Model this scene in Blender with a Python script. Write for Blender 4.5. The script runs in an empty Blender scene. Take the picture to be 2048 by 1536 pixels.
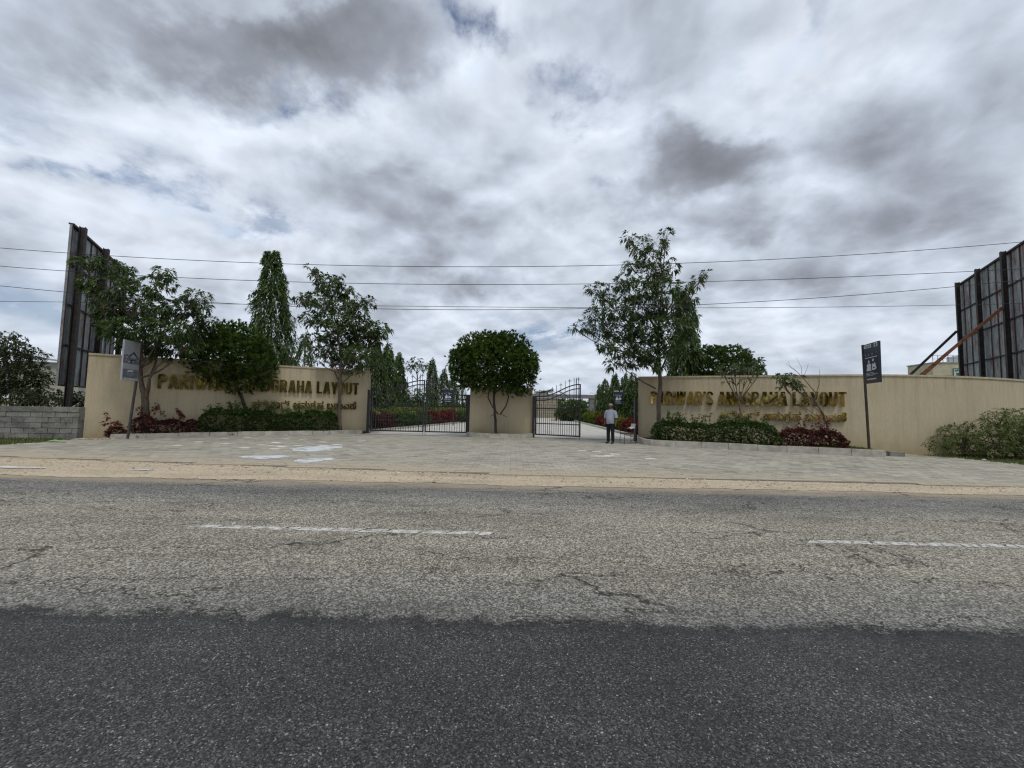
import bpy, bmesh, math, random
import numpy as np
from mathutils import Vector, Matrix

random.seed(7)
RNG = np.random.default_rng(11)
SC = bpy.context.scene
COL = SC.collection

# ------------------------------------------------------------------ camera
F_PX, CX, CY = 770.0, 1024.0, 768.0
CAM_H = 1.45
PITCH, ROLL = math.atan(47 / 770.0), 0.020
_X0 = Vector((1, 0, 0))
_F = Vector((0, math.cos(PITCH), math.sin(PITCH)))
_U0 = Vector((0, -math.sin(PITCH), math.cos(PITCH)))
_R = (_X0 * math.cos(ROLL) + _U0 * math.sin(ROLL))
_U = (_U0 * math.cos(ROLL) - _X0 * math.sin(ROLL))
CAM = Vector((0, 0, CAM_H))
cam_data = bpy.data.cameras.new("camera")
cam_data.sensor_width = 36.0
cam_data.lens = 36.0 * F_PX / 2048.0
cam_data.clip_start = 0.05
cam_data.clip_end = 6000
cam = bpy.data.objects.new("camera", cam_data)
COL.objects.link(cam)
cam.matrix_world = Matrix(((_R.x, _U.x, -_F.x, CAM.x), (_R.y, _U.y, -_F.y, CAM.y),
                           (_R.z, _U.z, -_F.z, CAM.z), (0, 0, 0, 1)))
SC.camera = cam


def ray(px, py):
    return _R * ((px - CX) / F_PX) + _U * ((CY - py) / F_PX) + _F


def at(px, py, Y):
    d = ray(px, py)
    return CAM + d * (Y / d.y)


def gnd(px, py, z=0.0):
    d = ray(px, py)
    return CAM + d * ((z - CAM_H) / d.z)


# ------------------------------------------------------------------ render / view
SC.view_settings.view_transform = 'Standard'
SC.view_settings.look = 'None'
SC.view_settings.gamma = 1
SC.view_settings.use_curve_mapping = False
SC.view_settings.exposure = 0.2
SC.render.engine = 'CYCLES'
SC.cycles.max_bounces = 6
SC.cycles.transparent_max_bounces = 4
SC.cycles.use_denoising = True
SC.cycles.pixel_filter_type = 'BLACKMAN_HARRIS'
SC.cycles.filter_width = 1.25
SC.cycles.use_adaptive_sampling = False
try:
    SC.cycles.denoiser = 'OPENIMAGEDENOISE'
    SC.cycles.denoising_input_passes = 'RGB_ALBEDO_NORMAL'
except Exception:
    pass

SUN_EL, SUN_AZ = math.radians(66), math.radians(158)   # azimuth from +Y


# ------------------------------------------------------------------ node helpers
class NT:
    def __init__(s, tree):
        s.t = tree

    def n(s, kind, **kw):
        nd = s.t.nodes.new(kind)
        for k, v in kw.items():
            if k == 'inp':
                for a, b in v.items():
                    s.set(nd, a, b)
            else:
                setattr(nd, k, v)
        return nd

    def set(s, nd, a, b):
        sock = nd.inputs[a]
        if isinstance(b, bpy.types.NodeSocket):
            s.t.links.new(b, sock)
        else:
            sock.default_value = b

    def math(s, op, a, b=0.0, c=None, clamp=False):
        nd = s.n('ShaderNodeMath', operation=op)
        nd.use_clamp = clamp
        s.set(nd, 0, a); s.set(nd, 1, b)
        if c is not None:
            s.set(nd, 2, c)
        return nd.outputs[0]

    def vm(s, op, a, b=(0, 0, 0), scale=None):
        nd = s.n('ShaderNodeVectorMath', operation=op)
        s.set(nd, 0, a)
        if op == 'SCALE':
            s.set(nd, 3, scale)
        else:
            s.set(nd, 1, b)
        return nd.outputs['Value'] if op in ('LENGTH', 'DOT_PRODUCT', 'DISTANCE') else nd.outputs['Vector']

    def noise(s, vec, scale, detail=4, rough=0.5, dist=0.0, color=False):
        nd = s.n('ShaderNodeTexNoise', inp={'Vector': vec, 'Scale': scale, 'Detail': detail, 'Roughness': rough, 'Distortion': dist})
        return nd.outputs['Color' if color else 'Fac']

    def ramp(s, fac, stops, interp='LINEAR'):
        nd = s.n('ShaderNodeValToRGB')
        cr = nd.color_ramp
        cr.interpolation = interp
        while len(cr.elements) < len(stops):
            cr.elements.new(0.5)
        for e, (p, c) in zip(cr.elements, stops):
            e.position = p
            e.color = (c, c, c, 1) if isinstance(c, (int, float)) else (*c, 1)
        s.set(nd, 0, fac)
        return nd.outputs[0]

    def mix(s, fac, a, b, blend='MIX'):
        nd = s.n('ShaderNodeMix', data_type='RGBA', blend_type=blend)
        for idx, v in ((0, fac), (6, a), (7, b)):
            if isinstance(v, tuple) and len(v) == 3:
                v = (*v, 1)
            s.set(nd, idx, v)
        return nd.outputs[2]


# ------------------------------------------------------------------ world: cloudy sky
world = bpy.data.worlds.new("World")
SC.world = world
world.use_nodes = True
wt = NT(world.node_tree)
world.node_tree.nodes.clear()
tc = wt.n('ShaderNodeTexCoord')
dirv = wt.vm('NORMALIZE', tc.outputs['Generated'])
sep = wt.n('ShaderNodeSeparateXYZ', inp={0: dirv})
SKY_K = 0.36
zc = wt.math('ADD', wt.math('MAXIMUM', sep.outputs[2], 0.0), SKY_K)
uvn = wt.n('ShaderNodeCombineXYZ', inp={0: wt.math('DIVIDE', sep.outputs[0], zc), 1: wt.math('DIVIDE', sep.outputs[1], zc), 2: 0.0})
UV = uvn.outputs[0]
wa = wt.vm('SCALE', wt.vm('SUBTRACT', wt.noise(UV, 1.3, 3, 0.5, color=True), (0.5, 0.5, 0.5)), scale=0.20)
P2 = wt.vm('ADD', UV, wa)
wb = wt.vm('SCALE', wt.vm('SUBTRACT', wt.noise(UV, 5.0, 3, 0.5, color=True), (0.5, 0.5, 0.5)), scale=0.05)
P2 = wt.vm('ADD', P2, wb)
mp = wt.n('ShaderNodeMapping', inp={0: P2, 'Rotation': (0, 0, 0.5), 'Scale': (1.25, 1.35, 1), 'Location': (3.3, 1.7, 0)})
P3 = mp.outputs[0]
nA = wt.noise(P3, 1.5, 8, 0.50)
nA2 = wt.noise(wt.vm('ADD', P3, (0.05, -0.085, 0)), 1.5, 8, 0.50)
bl = []
for dx_, dy_ in ((0, 0), (0.045, -0.075)):      # rounded billows, and the same field shifted towards the light
    pp_ = wt.vm('ADD', P3, (dx_, dy_, 0))
    acc_ = None
    for sc_, am_ in ((1.5, .52), (3.2, .28), (7.0, .14), (15.0, .06)):
        b_ = wt.math('MULTIPLY', wt.math('ABSOLUTE', wt.math('SUBTRACT', wt.noise(wt.vm('ADD', pp_, (sc_, -sc_, 0)), sc_, 1.5, 0.45), 0.5)), 2.6 * am_)
        acc_ = b_ if acc_ is None else wt.math('ADD', acc_, b_)
    bl.append(acc_)
nB = wt.noise(P3, 4.6, 7, 0.60)
nB2 = wt.noise(wt.vm('ADD', P3, (0.022, -0.04, 0)), 4.6, 7, 0.60)


def sky_uv(px, py):
    d = ray(px, py).normalized()
    z = max(d.z, 0) + SKY_K
    return d.x / z, d.y / z


BLOBS = [  # px, py, rx, ry, amount (+ thicker and darker, - thinner and brighter)
    (700, 120, 240, 100, .22), (250, 60, 330, 80, .13), (560, 30, 300, 60, .10), (1390, 350, 130, 90, .30), (1480, 470, 160, 45, .15), (1250, 430, 90, 40, .12),
    (1880, 200, 230, 170, .09), (1080, 60, 120, 60, .06), (760, 380, 200, 60, .08), (1650, 330, 200, 60, .07), (930, 590, 95, 22, .14),
    (1900, 430, 150, 40, .07), (700, 560, 160, 30, .06), (60, 420, 110, 30, .09), (1850, 620, 150, 40, .04), (100, 250, 130, 40, .05), (1700, 560, 150, 30, .06), (280, 480, 160, 25, .06),
    (1570, 90, 170, 90, -.12), (300, 215, 130, 50, -.10), (400, 420, 60, 30, -.10), (980, 170, 120, 50, -.10), (1640, 690, 200, 40, -.07),
    (1080, 725, 80, 20, -.08), (650, 270, 120, 50, -.08), (1300, 250, 160, 30, -.07), (1100, 470, 130, 30, -.05), (1750, 240, 130, 30, -.03), (1500, 600, 100, 30, -.05)]
GAPS = [  # openings where blue sky shows through torn cloud
    (948, 60, 50, 75, 1.0), (545, 172, 90, 18, .85), (1165, 195, 70, 34, .7), (1190, 378, 40, 30, .55), (225, 335, 95, 36, .75), (120, 300, 60, 20, .3),
    (400, 380, 90, 18, .6), (545, 455, 120, 30, .6), (1090, 665, 130, 36, .9), (40, 612, 130, 36, .7), (1010, 572, 50, 14, .5), (30, 180, 60, 40, .4), (1560, 10, 120, 20, .35)]
D = wt.math('MULTIPLY_ADD', wt.math('SUBTRACT', nA, 0.5), 0.72, 0.505)
D = wt.math('MULTIPLY_ADD', wt.math('SUBTRACT', nB, 0.5), 0.15, D)
D = wt.math('MULTIPLY_ADD', wt.math('SUBTRACT', bl[0], 0.30), 0.34, D)
wfine = wt.vm('SCALE', wt.vm('SUBTRACT', wt.noise(UV, 6.5, 5, 0.6, color=True), (0.5, 0.5, 0.5)), scale=0.42)
wcoarse = wt.vm('SCALE', wt.vm('SUBTRACT', wt.noise(UV, 2.2, 3, 0.5, color=True), (0.5, 0.5, 0.5)), scale=0.55)
wboth = wt.vm('ADD', wfine, wcoarse)


def blob_sum(items, acc, warp_k):
    for (px, py, rx, ry, amt) in items:
        c = sky_uv(px, py)
        a = sky_uv(px + rx, py); b = sky_uv(px, py - ry)
        ex = max(math.hypot(a[0] - c[0], a[1] - c[1]), 0.03)
        ey = max(math.hypot(b[0] - c[0], b[1] - c[1]), 0.03)
        ang = math.atan2(a[1] - c[1], a[0] - c[0])
        m = wt.n('ShaderNodeMapping', vector_type='TEXTURE', inp={0: wt.vm('ADD', UV, wt.vm('SCALE', wboth, scale=warp_k)), 'Location': (c[0], c[1], 0), 'Rotation': (0, 0, ang), 'Scale': (ex, ey, 1)})
        r2 = wt.vm('DOT_PRODUCT', m.outputs[0], m.outputs[0])
        g = wt.math('EXPONENT', wt.math('MULTIPLY', wt.math('POWER', r2, 1.35), -0.8))
        acc = wt.math('MULTIPLY_ADD', g, amt, acc)
    return acc


D = blob_sum(BLOBS, D, 0.8)
G = blob_sum(GAPS, 0.0, 0.7)
torn = wt.noise(wt.vm('ADD', P3, (5.1, 2.2, 0)), 4.2, 7, 0.62)
gap = wt.math('MULTIPLY', wt.math('MULTIPLY', G, 0.8), wt.ramp(torn, [(0.40, 0.0), (0.56, 1.25)]))
D = wt.math('MULTIPLY_ADD', gap, -0.10, D)
cl = wt.ramp(D, [(0.24, (.56, .645, .79)), (0.36, (.645, .70, .785)), (0.47, (.545, .60, .69)), (0.58, (.415, .46, .54)), (0.70, (.285, .31, .36)), (0.88, (.185, .195, .225))])
shade = wt.math('MULTIPLY_ADD', wt.math('SUBTRACT', nA2, nA), 1.05, 1.0)
shade = wt.math('MULTIPLY_ADD', wt.math('SUBTRACT', nB2, nB), 0.25, shade)
shade = wt.math('MULTIPLY_ADD', wt.math('SUBTRACT', bl[1], bl[0]), 0.50, shade)
shade = wt.math('MINIMUM', wt.math('MAXIMUM', shade, 0.76), 1.24)
cl2 = wt.mix(1.0, cl, wt.n('ShaderNodeCombineColor', inp={0: shade, 1: shade, 2: shade}).outputs[0], 'MULTIPLY')
# pale band of distant cloud towards the horizon
hz = wt.math('SUBTRACT', 1.0, wt.math('MULTIPLY', wt.math('MAXIMUM', sep.outputs[2], 0.0), 3.2, clamp=True), clamp=True)
hz = wt.math('MULTIPLY', wt.math('MULTIPLY', hz, hz), 0.55)
cl3 = wt.mix(hz, cl2, (.60, .665, .76))
up = wt.math('GREATER_THAN', sep.outputs[2], -0.01)
cl4 = wt.mix(up, (.22, .21, .19), cl3)
sky = wt.n('ShaderNodeTexSky', sky_type='NISHITA')
sky.sun_disc = False
sky.sun_elevation = SUN_EL
sky.sun_rotation = SUN_AZ
bg1 = wt.n('ShaderNodeBackground', inp={0: wt.mix(1.0, sky.outputs[0], (.90, .96, 1.05), 'MULTIPLY'), 1: 0.075})
bg2 = wt.n('ShaderNodeBackground', inp={0: cl4, 1: 1.0})
cover = wt.math('SUBTRACT', 1.0, wt.math('MULTIPLY', wt.math('MINIMUM', gap, 1.0), 0.92))
cover = wt.math('MAXIMUM', cover, wt.math('SUBTRACT', 1.0, up))
mx = wt.n('ShaderNodeMixShader', inp={0: cover, 1: bg1.outputs[0], 2: bg2.outputs[0]})
wo = wt.n('ShaderNodeOutputWorld', inp={0: mx.outputs[0]})
world.cycles.sampling_method = 'MANUAL'
world.cycles.sample_map_resolution = 512

sun_d = bpy.data.lights.new("sun", 'SUN')
sun_d.energy = 1.5
sun_d.angle = math.radians(14)
sun_d.color = (1.0, 0.965, 0.90)
sun = bpy.data.objects.new("sun", sun_d)
COL.objects.link(sun)
sdir = Vector((math.sin(SUN_AZ) * math.cos(SUN_EL), math.cos(SUN_AZ) * math.cos(SUN_EL), math.sin(SUN_EL)))
sun.rotation_euler = sdir.to_track_quat('Z', 'Y').to_euler()


# ------------------------------------------------------------------ materials
def new_mat(name):
    m = bpy.data.materials.new(name)
    m.use_nodes = True
    t = NT(m.node_tree)
    b = m.node_tree.nodes['Principled BSDF']
    return m, t, b


def pos(t):
    return t.n('ShaderNodeNewGeometry').outputs['Position']


def scl(t, v, s):
    return t.vm('MULTIPLY', v, s)


def bump(t, b, h, strength=0.4, dist=0.01):
    nd = t.n('ShaderNodeBump', inp={'Height': h, 'Strength': strength, 'Distance': dist})
    t.set(b, 'Normal', nd.outputs[0])


def m_simple(name, c1, c2=None, rough=0.8, scale=6.0, metal=0.0, bstr=0.2, bscale=60, stretch=(1, 1, 1), spec=0.3):
    m, t, b = new_mat(name)
    c2 = c2 or tuple(x * 0.7 for x in c1)
    p = scl(t, pos(t), stretch)
    n = t.noise(p, scale, 5, 0.6)
    t.set(b, 'Base Color', t.ramp(n, [(0.34, c2), (0.66, c1)]))
    b.inputs['Roughness'].default_value = rough
    b.inputs['Metallic'].default_value = metal
    b.inputs['Specular IOR Level'].default_value = spec
    if bstr:
        bump(t, b, t.noise(p, bscale, 3, 0.6), bstr, 0.01)
    return m


def m_old_asphalt():
    m, t, b = new_mat('worn asphalt')
    p = pos(t)
    sx = t.n('ShaderNodeSeparateXYZ', inp={0: p})
    stones = t.n('ShaderNodeTexVoronoi', inp={'Vector': p, 'Scale': 85.0, 'Randomness': 1.0})
    st2 = t.n('ShaderNodeTexVoronoi', inp={'Vector': p, 'Scale': 42.0})
    cell = t.n('ShaderNodeSeparateColor', inp={0: stones.outputs['Color']}).outputs[0]
    cell2 = t.n('ShaderNodeSeparateColor', inp={0: st2.outputs['Color']}).outputs[1]
    base = t.ramp(cell, [(0.0, (.030, .028, .024)), (0.30, (.11, .102, .086)), (0.68, (.27, .252, .212)), (1.0, (.62, .585, .50))])
    fine = t.noise(p, 160, 2, 0.6)
    base = t.mix(0.22, base, t.ramp(fine, [(0.35, (.05, .047, .042)), (0.65, (.35, .325, .275))]))
    base = t.mix(t.math('MULTIPLY', t.math('GREATER_THAN', cell2, 0.93), 0.55), base, (.46, .44, .40))
    # lanes: greyer and finer near the far edge, tan and coarse in the middle
    wob = t.math('MULTIPLY_ADD', t.noise(scl(t, p, (0.25, 1, 1)), 0.9, 4, 0.6), 1.6, -0.8)
    y = t.math('ADD', sx.outputs[1], wob)
    lane = t.ramp(t.math('DIVIDE', y, 8.0), [(0.28, 0.80), (0.42, .96), (0.60, 1.02), (0.70, 0.92), (0.78, 0.70), (0.90, 0.58), (0.97, 0.8)])
    tint = t.ramp(t.math('DIVIDE', y, 8.0), [(0.30, (.93, .97, 1.06)), (0.45, (1.0, .985, .93)), (0.66, (1, .98, .93)), (0.80, (.93, .96, 1.03))])
    big = t.ramp(t.noise(scl(t, p, (0.5, 1.4, 1)), 0.8, 5, 0.6), [(0.3, 0.72), (0.5, 0.98), (0.7, 1.15)])
    k = t.math('MULTIPLY', lane, big)
    base = t.mix(1.0, base, t.n('ShaderNodeCombineColor', inp={0: k, 1: k, 2: k}).outputs[0], 'MULTIPLY')
    base = t.mix(1.0, base, tint, 'MULTIPLY')
    # dark oily patches
    pat = t.ramp(t.noise(scl(t, p, (0.6, 1.8, 1)), 1.3, 6, 0.65), [(0.56, 0.0), (0.74, 0.62)])
    base = t.mix(pat, base, (.055, .052, .048))
    ny = t.math('ADD', sx.outputs[1], t.math('MULTIPLY_ADD', t.noise(scl(t, p, (1.0, 1.6, 1)), 2.2, 7, 0.72), 0.9, -0.45))
    near = t.ramp(t.math('DIVIDE', ny, 8.0), [(0.335, 0.40), (0.385, 0.22), (0.47, 0.0)])
    base = t.mix(near, base, (.05, .050, .050))
    dz = t.math('MULTIPLY_ADD', t.noise(scl(t, p, (0.5, 2.0, 1)), 1.6, 6, 0.7), 1.1, -0.55)
    dust = t.ramp(t.math('DIVIDE', t.math('ADD', sx.outputs[1], dz), 8.0), [(0.84, 0.0), (0.93, 0.8)])
    base = t.mix(dust, base, (.40, .325, .225))
    # cracks
    warp = t.vm('SCALE', t.vm('SUBTRACT', t.noise(p, 1.6, 5, 0.65, color=True), (.5, .5, .5)), scale=0.9)
    q = scl(t, t.vm('ADD', p, warp), (0.26, 1.9, 1.0))
    cr = t.n('ShaderNodeTexVoronoi', feature='DISTANCE_TO_EDGE', inp={'Vector': q, 'Scale': 0.95}).outputs['Distance']
    cr2 = t.n('ShaderNodeTexVoronoi', feature='DISTANCE_TO_EDGE', inp={'Vector': q, 'Scale': 3.1}).outputs['Distance']
    mask = t.ramp(t.noise(scl(t, p, (0.5, 1, 1)), 0.9, 3, 0.5), [(0.43, 0.0), (0.52, 1.0)])
    mask2 = t.ramp(t.noise(scl(t, t.vm('ADD', p, (7, 3, 0)), (0.4, 1, 1)), 1.1, 3, 0.5), [(0.55, 0.0), (0.62, 1.0)])
    c1 = t.math('MULTIPLY', t.ramp(cr, [(0.0, 1.0), (0.006, 0.8), (0.014, 0.0)]), mask)
    c2 = t.math('MULTIPLY', t.ramp(cr2, [(0.0, 0.7), (0.010, 0.4), (0.022, 0.0)]), mask2)
    c = t.math('MAXIMUM', c1, c2)
    base = t.mix(t.math('MULTIPLY', c, 0.88), base, (.018, .016, .015))
    t.set(b, 'Base Color', base)
    b.inputs['Roughness'].default_value = 0.88
    b.inputs['Specular IOR Level'].default_value = 0.25
    h = t.math('SUBTRACT', t.math('MULTIPLY_ADD', t.math('SUBTRACT', 0.6, stones.outputs['Distance']), 1.0, t.math('MULTIPLY', fine, 0.5)), t.math('MULTIPLY', c, 1.5))
    bump(t, b, h, 0.75, 0.006)
    return m


def m_new_asphalt():
    m, t, b = new_mat('fresh dark asphalt')
    p = pos(t)
    v = t.n('ShaderNodeTexVoronoi', inp={'Vector': p, 'Scale': 150.0})
    v2 = t.n('ShaderNodeTexVoronoi', inp={'Vector': p, 'Scale': 46.0})
    c = t.n('ShaderNodeSeparateColor', inp={0: v.outputs['Color']}).outputs[0]
    c2 = t.n('ShaderNodeSeparateColor', inp={0: v2.outputs['Color']})
    base = t.ramp(c, [(0.0, (.011, .011, .011)), (0.45, (.036, .035, .0345)), (0.8, (.069, .067, .064)), (0.97, (.13, .128, .124)), (1.0, (.30, .29, .28))])
    chip = t.math('MULTIPLY', t.math('GREATER_THAN', c2.outputs[0], 0.986), t.math('LESS_THAN', v2.outputs['Distance'], 0.26))
    base = t.mix(t.math('MULTIPLY', chip, 0.8), base, (.36, .35, .33))
    big = t.ramp(t.noise(scl(t, p, (0.6, 1.1, 1)), 1.4, 5, 0.6), [(0.3, 0.72), (0.5, 1.0), (0.70, 1.38)])
    base = t.mix(1.0, base, t.n('ShaderNodeCombineColor', inp={0: big, 1: big, 2: big}).outputs[0], 'MULTIPLY')
    t.set(b, 'Base Color', base)
    b.inputs['Roughness'].default_value = 0.75
    b.inputs['Specular IOR Level'].default_value = 0.35
    h = t.math('MULTIPLY_ADD', t.noise(p, 55, 3, 0.6), 0.8, t.math('SUBTRACT', 0.6, v.outputs['Distance']))
    bump(t, b, h, 0.9, 0.008)
    # feathered, worn far edge
    sx = t.n('ShaderNodeSeparateXYZ', inp={0: p})
    e = t.math('ADD', sx.outputs[1], t.math('MULTIPLY', sx.outputs[0], 0.006))
    e = t.math('ADD', e, t.math('MULTIPLY_ADD', t.noise(scl(t, p, (1, 1.3, 1)), 3.0, 9, 0.75), 0.7, -0.35))
    e = t.math('ADD', e, t.math('MULTIPLY_ADD', c, 0.12, -0.06))
    al = t.ramp(t.math('SUBTRACT', e, 2.0), [(0.62, 1.0), (0.74, 0.0)])
    t.set(b, 'Alpha', al)
    return m


def m_paver():
    m, t, b = new_mat('grey concrete paver')
    p = pos(t)
    a = t.n('ShaderNodeAttribute', attribute_name='tint').outputs['Fac']
    base = t.ramp(a, [(0.0, (.225, .21, .17)), (0.25, (.30, .28, .23)), (0.6, (.35, .328, .27)), (0.9, (.39, .368, .31)), (1.0, (.62, .60, .54))])
    big = t.ramp(t.noise(scl(t, p, (0.5, 1.2, 1)), 0.7, 5, 0.6), [(0.3, 0.86), (0.55, 1.0), (0.75, 1.10)])
    fine = t.ramp(t.noise(p, 45, 4, 0.6), [(0.3, 0.84), (0.7, 1.12)])
    k = t.math('MULTIPLY', big, fine)
    base = t.mix(1.0, base, t.n('ShaderNodeCombineColor', inp={0: k, 1: k, 2: k}).outputs[0], 'MULTIPLY')
    # sand swept onto the front edge
    sx = t.n('ShaderNodeSeparateXYZ', inp={0: p})
    edge = t.math('ADD', sx.outputs[1], t.math('MULTIPLY', sx.outputs[0], 0.085))
    e2 = t.math('ADD', edge, t.math('MULTIPLY_ADD', t.noise(scl(t, p, (0.4, 1.5, 1)), 1.2, 6, 0.7), 2.2, -1.1))
    sand = t.ramp(t.math('DIVIDE', e2, 10.0), [(0.82, 0.85), (0.98, 0.0)])
    base = t.mix(sand, base, (.38, .315, .23))
    t.set(b, 'Base Color', base)
    b.inputs['Roughness'].default_value = 0.9
    b.inputs['Specular IOR Level'].default_value = 0.25
    bump(t, b, t.noise(p, 90, 3, 0.6), 0.3, 0.004)
    return m


def m_sand():
    m, t, b = new_mat('sandy gravel verge')
    p = pos(t)
    n = t.noise(scl(t, p, (0.35, 1.6, 1)), 1.5, 7, 0.65)
    base = t.ramp(n, [(0.32, (.25, .205, .15)), (0.48, (.42, .335, .225)), (0.62, (.50, .405, .28)), (0.75, (.50, .45, .37))])
    v = t.n('ShaderNodeTexVoronoi', inp={'Vector': p, 'Scale': 60.0})
    c = t.n('ShaderNodeSeparateColor', inp={0: v.outputs['Color']}).outputs[0]
    base = t.mix(0.45, base, t.ramp(c, [(0.0, (.16, .13, .10)), (0.5, (.45, .38, .28)), (1.0, (.66, .60, .50))]))
    t.set(b, 'Base Color', base)
    b.inputs['Roughness'].default_value = 0.95
    b.inputs['Specular IOR Level'].default_value = 0.1
    bump(t, b, t.math('ADD', t.noise(p, 30, 4, 0.7), t.math('MULTIPLY', v.outputs['Distance'], -0.8)), 0.8, 0.012)
    return m


def m_stucco():
    m, t, b = new_mat('cream combed render')
    p = pos(t)
    sx = t.n('ShaderNodeSeparateXYZ', inp={0: p})
    drag = t.noise(scl(t, p, (14, 14, 1.1)), 1.6, 6, 0.7)
    fine = t.noise(scl(t, p, (60, 60, 9)), 1.0, 4, 0.6)
    base = t.ramp(drag, [(0.28, (.44, .37, .245)), (0.5, (.51, .435, .295)), (0.72, (.56, .485, .335))])
    base = t.mix(0.35, base, t.ramp(fine, [(0.3, (.36, .30, .20)), (0.7, (.62, .545, .40))]))
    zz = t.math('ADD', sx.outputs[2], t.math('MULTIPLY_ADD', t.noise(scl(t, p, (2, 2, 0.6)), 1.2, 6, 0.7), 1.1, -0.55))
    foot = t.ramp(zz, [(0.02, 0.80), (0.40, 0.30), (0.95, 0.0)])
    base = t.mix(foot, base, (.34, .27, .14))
    run = t.ramp(t.noise(scl(t, p, (3.5, 3.5, 0.16)), 1.3, 5, 0.65), [(0.50, 0.0), (0.70, 0.36)])
    base = t.mix(run, base, (.36, .305, .205))
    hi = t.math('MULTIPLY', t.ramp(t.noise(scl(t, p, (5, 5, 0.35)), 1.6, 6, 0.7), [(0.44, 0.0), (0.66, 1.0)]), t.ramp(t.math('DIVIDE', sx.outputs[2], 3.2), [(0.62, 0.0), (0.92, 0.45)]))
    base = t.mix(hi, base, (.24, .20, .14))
    blot = t.ramp(t.noise(scl(t, p, (0.5, 0.5, 0.9)), 1.1, 6, 0.7), [(0.50, 0.0), (0.66, 0.28)])
    base = t.mix(blot, base, (.38, .33, .24))
    t.set(b, 'Base Color', base)
    b.inputs['Roughness'].default_value = 0.93
    b.inputs['Specular IOR Level'].default_value = 0.15
    bump(t, b, t.math('ADD', drag, t.math('MULTIPLY', fine, 0.7)), 0.6, 0.012)
    return m


def m_leaf(name, dark, light, trans=0.25, rough=0.45, accent=None):
    m, t, b = new_mat(name)
    a = t.n('ShaderNodeAttribute', attribute_name='tint').outputs['Fac']
    mid = tuple((x + y) / 2 for x, y in zip(dark, light))
    stops = [(0.0, dark), (0.5, mid), (0.9, light)]
    if accent:
        stops.append((0.97, accent))
    col = t.ramp(a, stops)
    t.set(b, 'Base Color', col)
    b.inputs['Roughness'].default_value = rough
    b.inputs['Specular IOR Level'].default_value = 0.35
    tr = t.n('ShaderNodeBsdfTranslucent', inp={0: t.mix(1.0, col, (1.1, 1.15, 0.5), 'MULTIPLY')})
    mxs = t.n('ShaderNodeMixShader', inp={0: trans, 1: b.outputs[0], 2: tr.outputs[0]})
    out = m.node_tree.nodes['Material Output']
    m.node_tree.links.new(mxs.outputs[0], out.inputs[0])
    return m


def m_sheet():
    m, t, b = new_mat('weathered galvanised sheet')
    p = pos(t)
    n = t.noise(scl(t, p, (1, 1, 0.5)), 2.2, 7, 0.7)
    base = t.ramp(n, [(0.34, (.085, .095, .10)), (0.5, (.20, .22, .23)), (0.66, (.38, .40, .41))])
    sp = t.noise(p, 26, 3, 0.6)
    base = t.mix(0.35, base, t.ramp(sp, [(0.4, (.12, .13, .14)), (0.6, (.45, .48, .49))]))
    rust = t.ramp(t.noise(scl(t, p, (2.2, 2.2, 0.55)), 1.4, 6, 0.7), [(0.54, 0.0), (0.62, 0.85)])
    base = t.mix(rust, base, (.15, .052, .024))
    spots = t.ramp(t.noise(p, 4.5, 4, 0.7), [(0.70, 0.0), (0.75, 0.8)])
    base = t.mix(spots, base, (.05, .045, .045))
    t.set(b, 'Base Color', base)
    b.inputs['Roughness'].default_value = 0.6
    b.inputs['Metallic'].default_value = 0.25
    bump(t, b, t.noise(p, 5, 3, 0.6), 0.4, 0.03)
    return m


def m_rust(name, c1, c2, c3):
    m, t, b = new_mat(name)
    p = pos(t)
    n = t.noise(p, 5.0, 6, 0.7)
    t.set(b, 'Base Color', t.ramp(n, [(0.35, c1), (0.5, c2), (0.66, c3)]))
    b.inputs['Roughness'].default_value = 0.8
    bump(t, b, t.noise(p, 60, 3, 0.6), 0.3, 0.005)
    return m


def m_gold(name, strength):
    m, t, b = new_mat(name)
    p = pos(t)
    n = t.noise(p, 7, 4, 0.6)
    t.set(b, 'Base Color', t.ramp(n, [(0.3, (.55, .38, .10)), (0.7, (.78, .60, .20))]))
    b.inputs['Metallic'].default_value = 1.0
    b.inputs['Roughness'].default_value = 0.07
    bump(t, b, t.noise(scl(t, p, (1, 1, 1.0)), 0.75, 0.5, 0.5), strength, 0.25)
    return m


def m_blockwall():
    m, t, b = new_mat('weathered concrete block')
    p = pos(t)
    a = t.n('ShaderNodeAttribute', attribute_name='tint').outputs['Fac']
    n = t.noise(scl(t, p, (1, 1, 1.8)), 1.5, 8, 0.75)
    base = t.ramp(t.math('MULTIPLY_ADD', t.math('SUBTRACT', a, 0.5), 0.12, n), [(0.36, (.045, .045, .042)), (0.48, (.13, .127, .113)), (0.60, (.27, .26, .23))])
    sp = t.noise(p, 30, 4, 0.7)
    base = t.mix(0.4, base, t.ramp(sp, [(0.35, (.07, .07, .065)), (0.65, (.36, .345, .31))]))
    t.set(b, 'Base Color', base)
    b.inputs['Roughness'].default_value = 0.95
    bump(t, b, sp, 0.7, 0.01)
    return m


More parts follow.
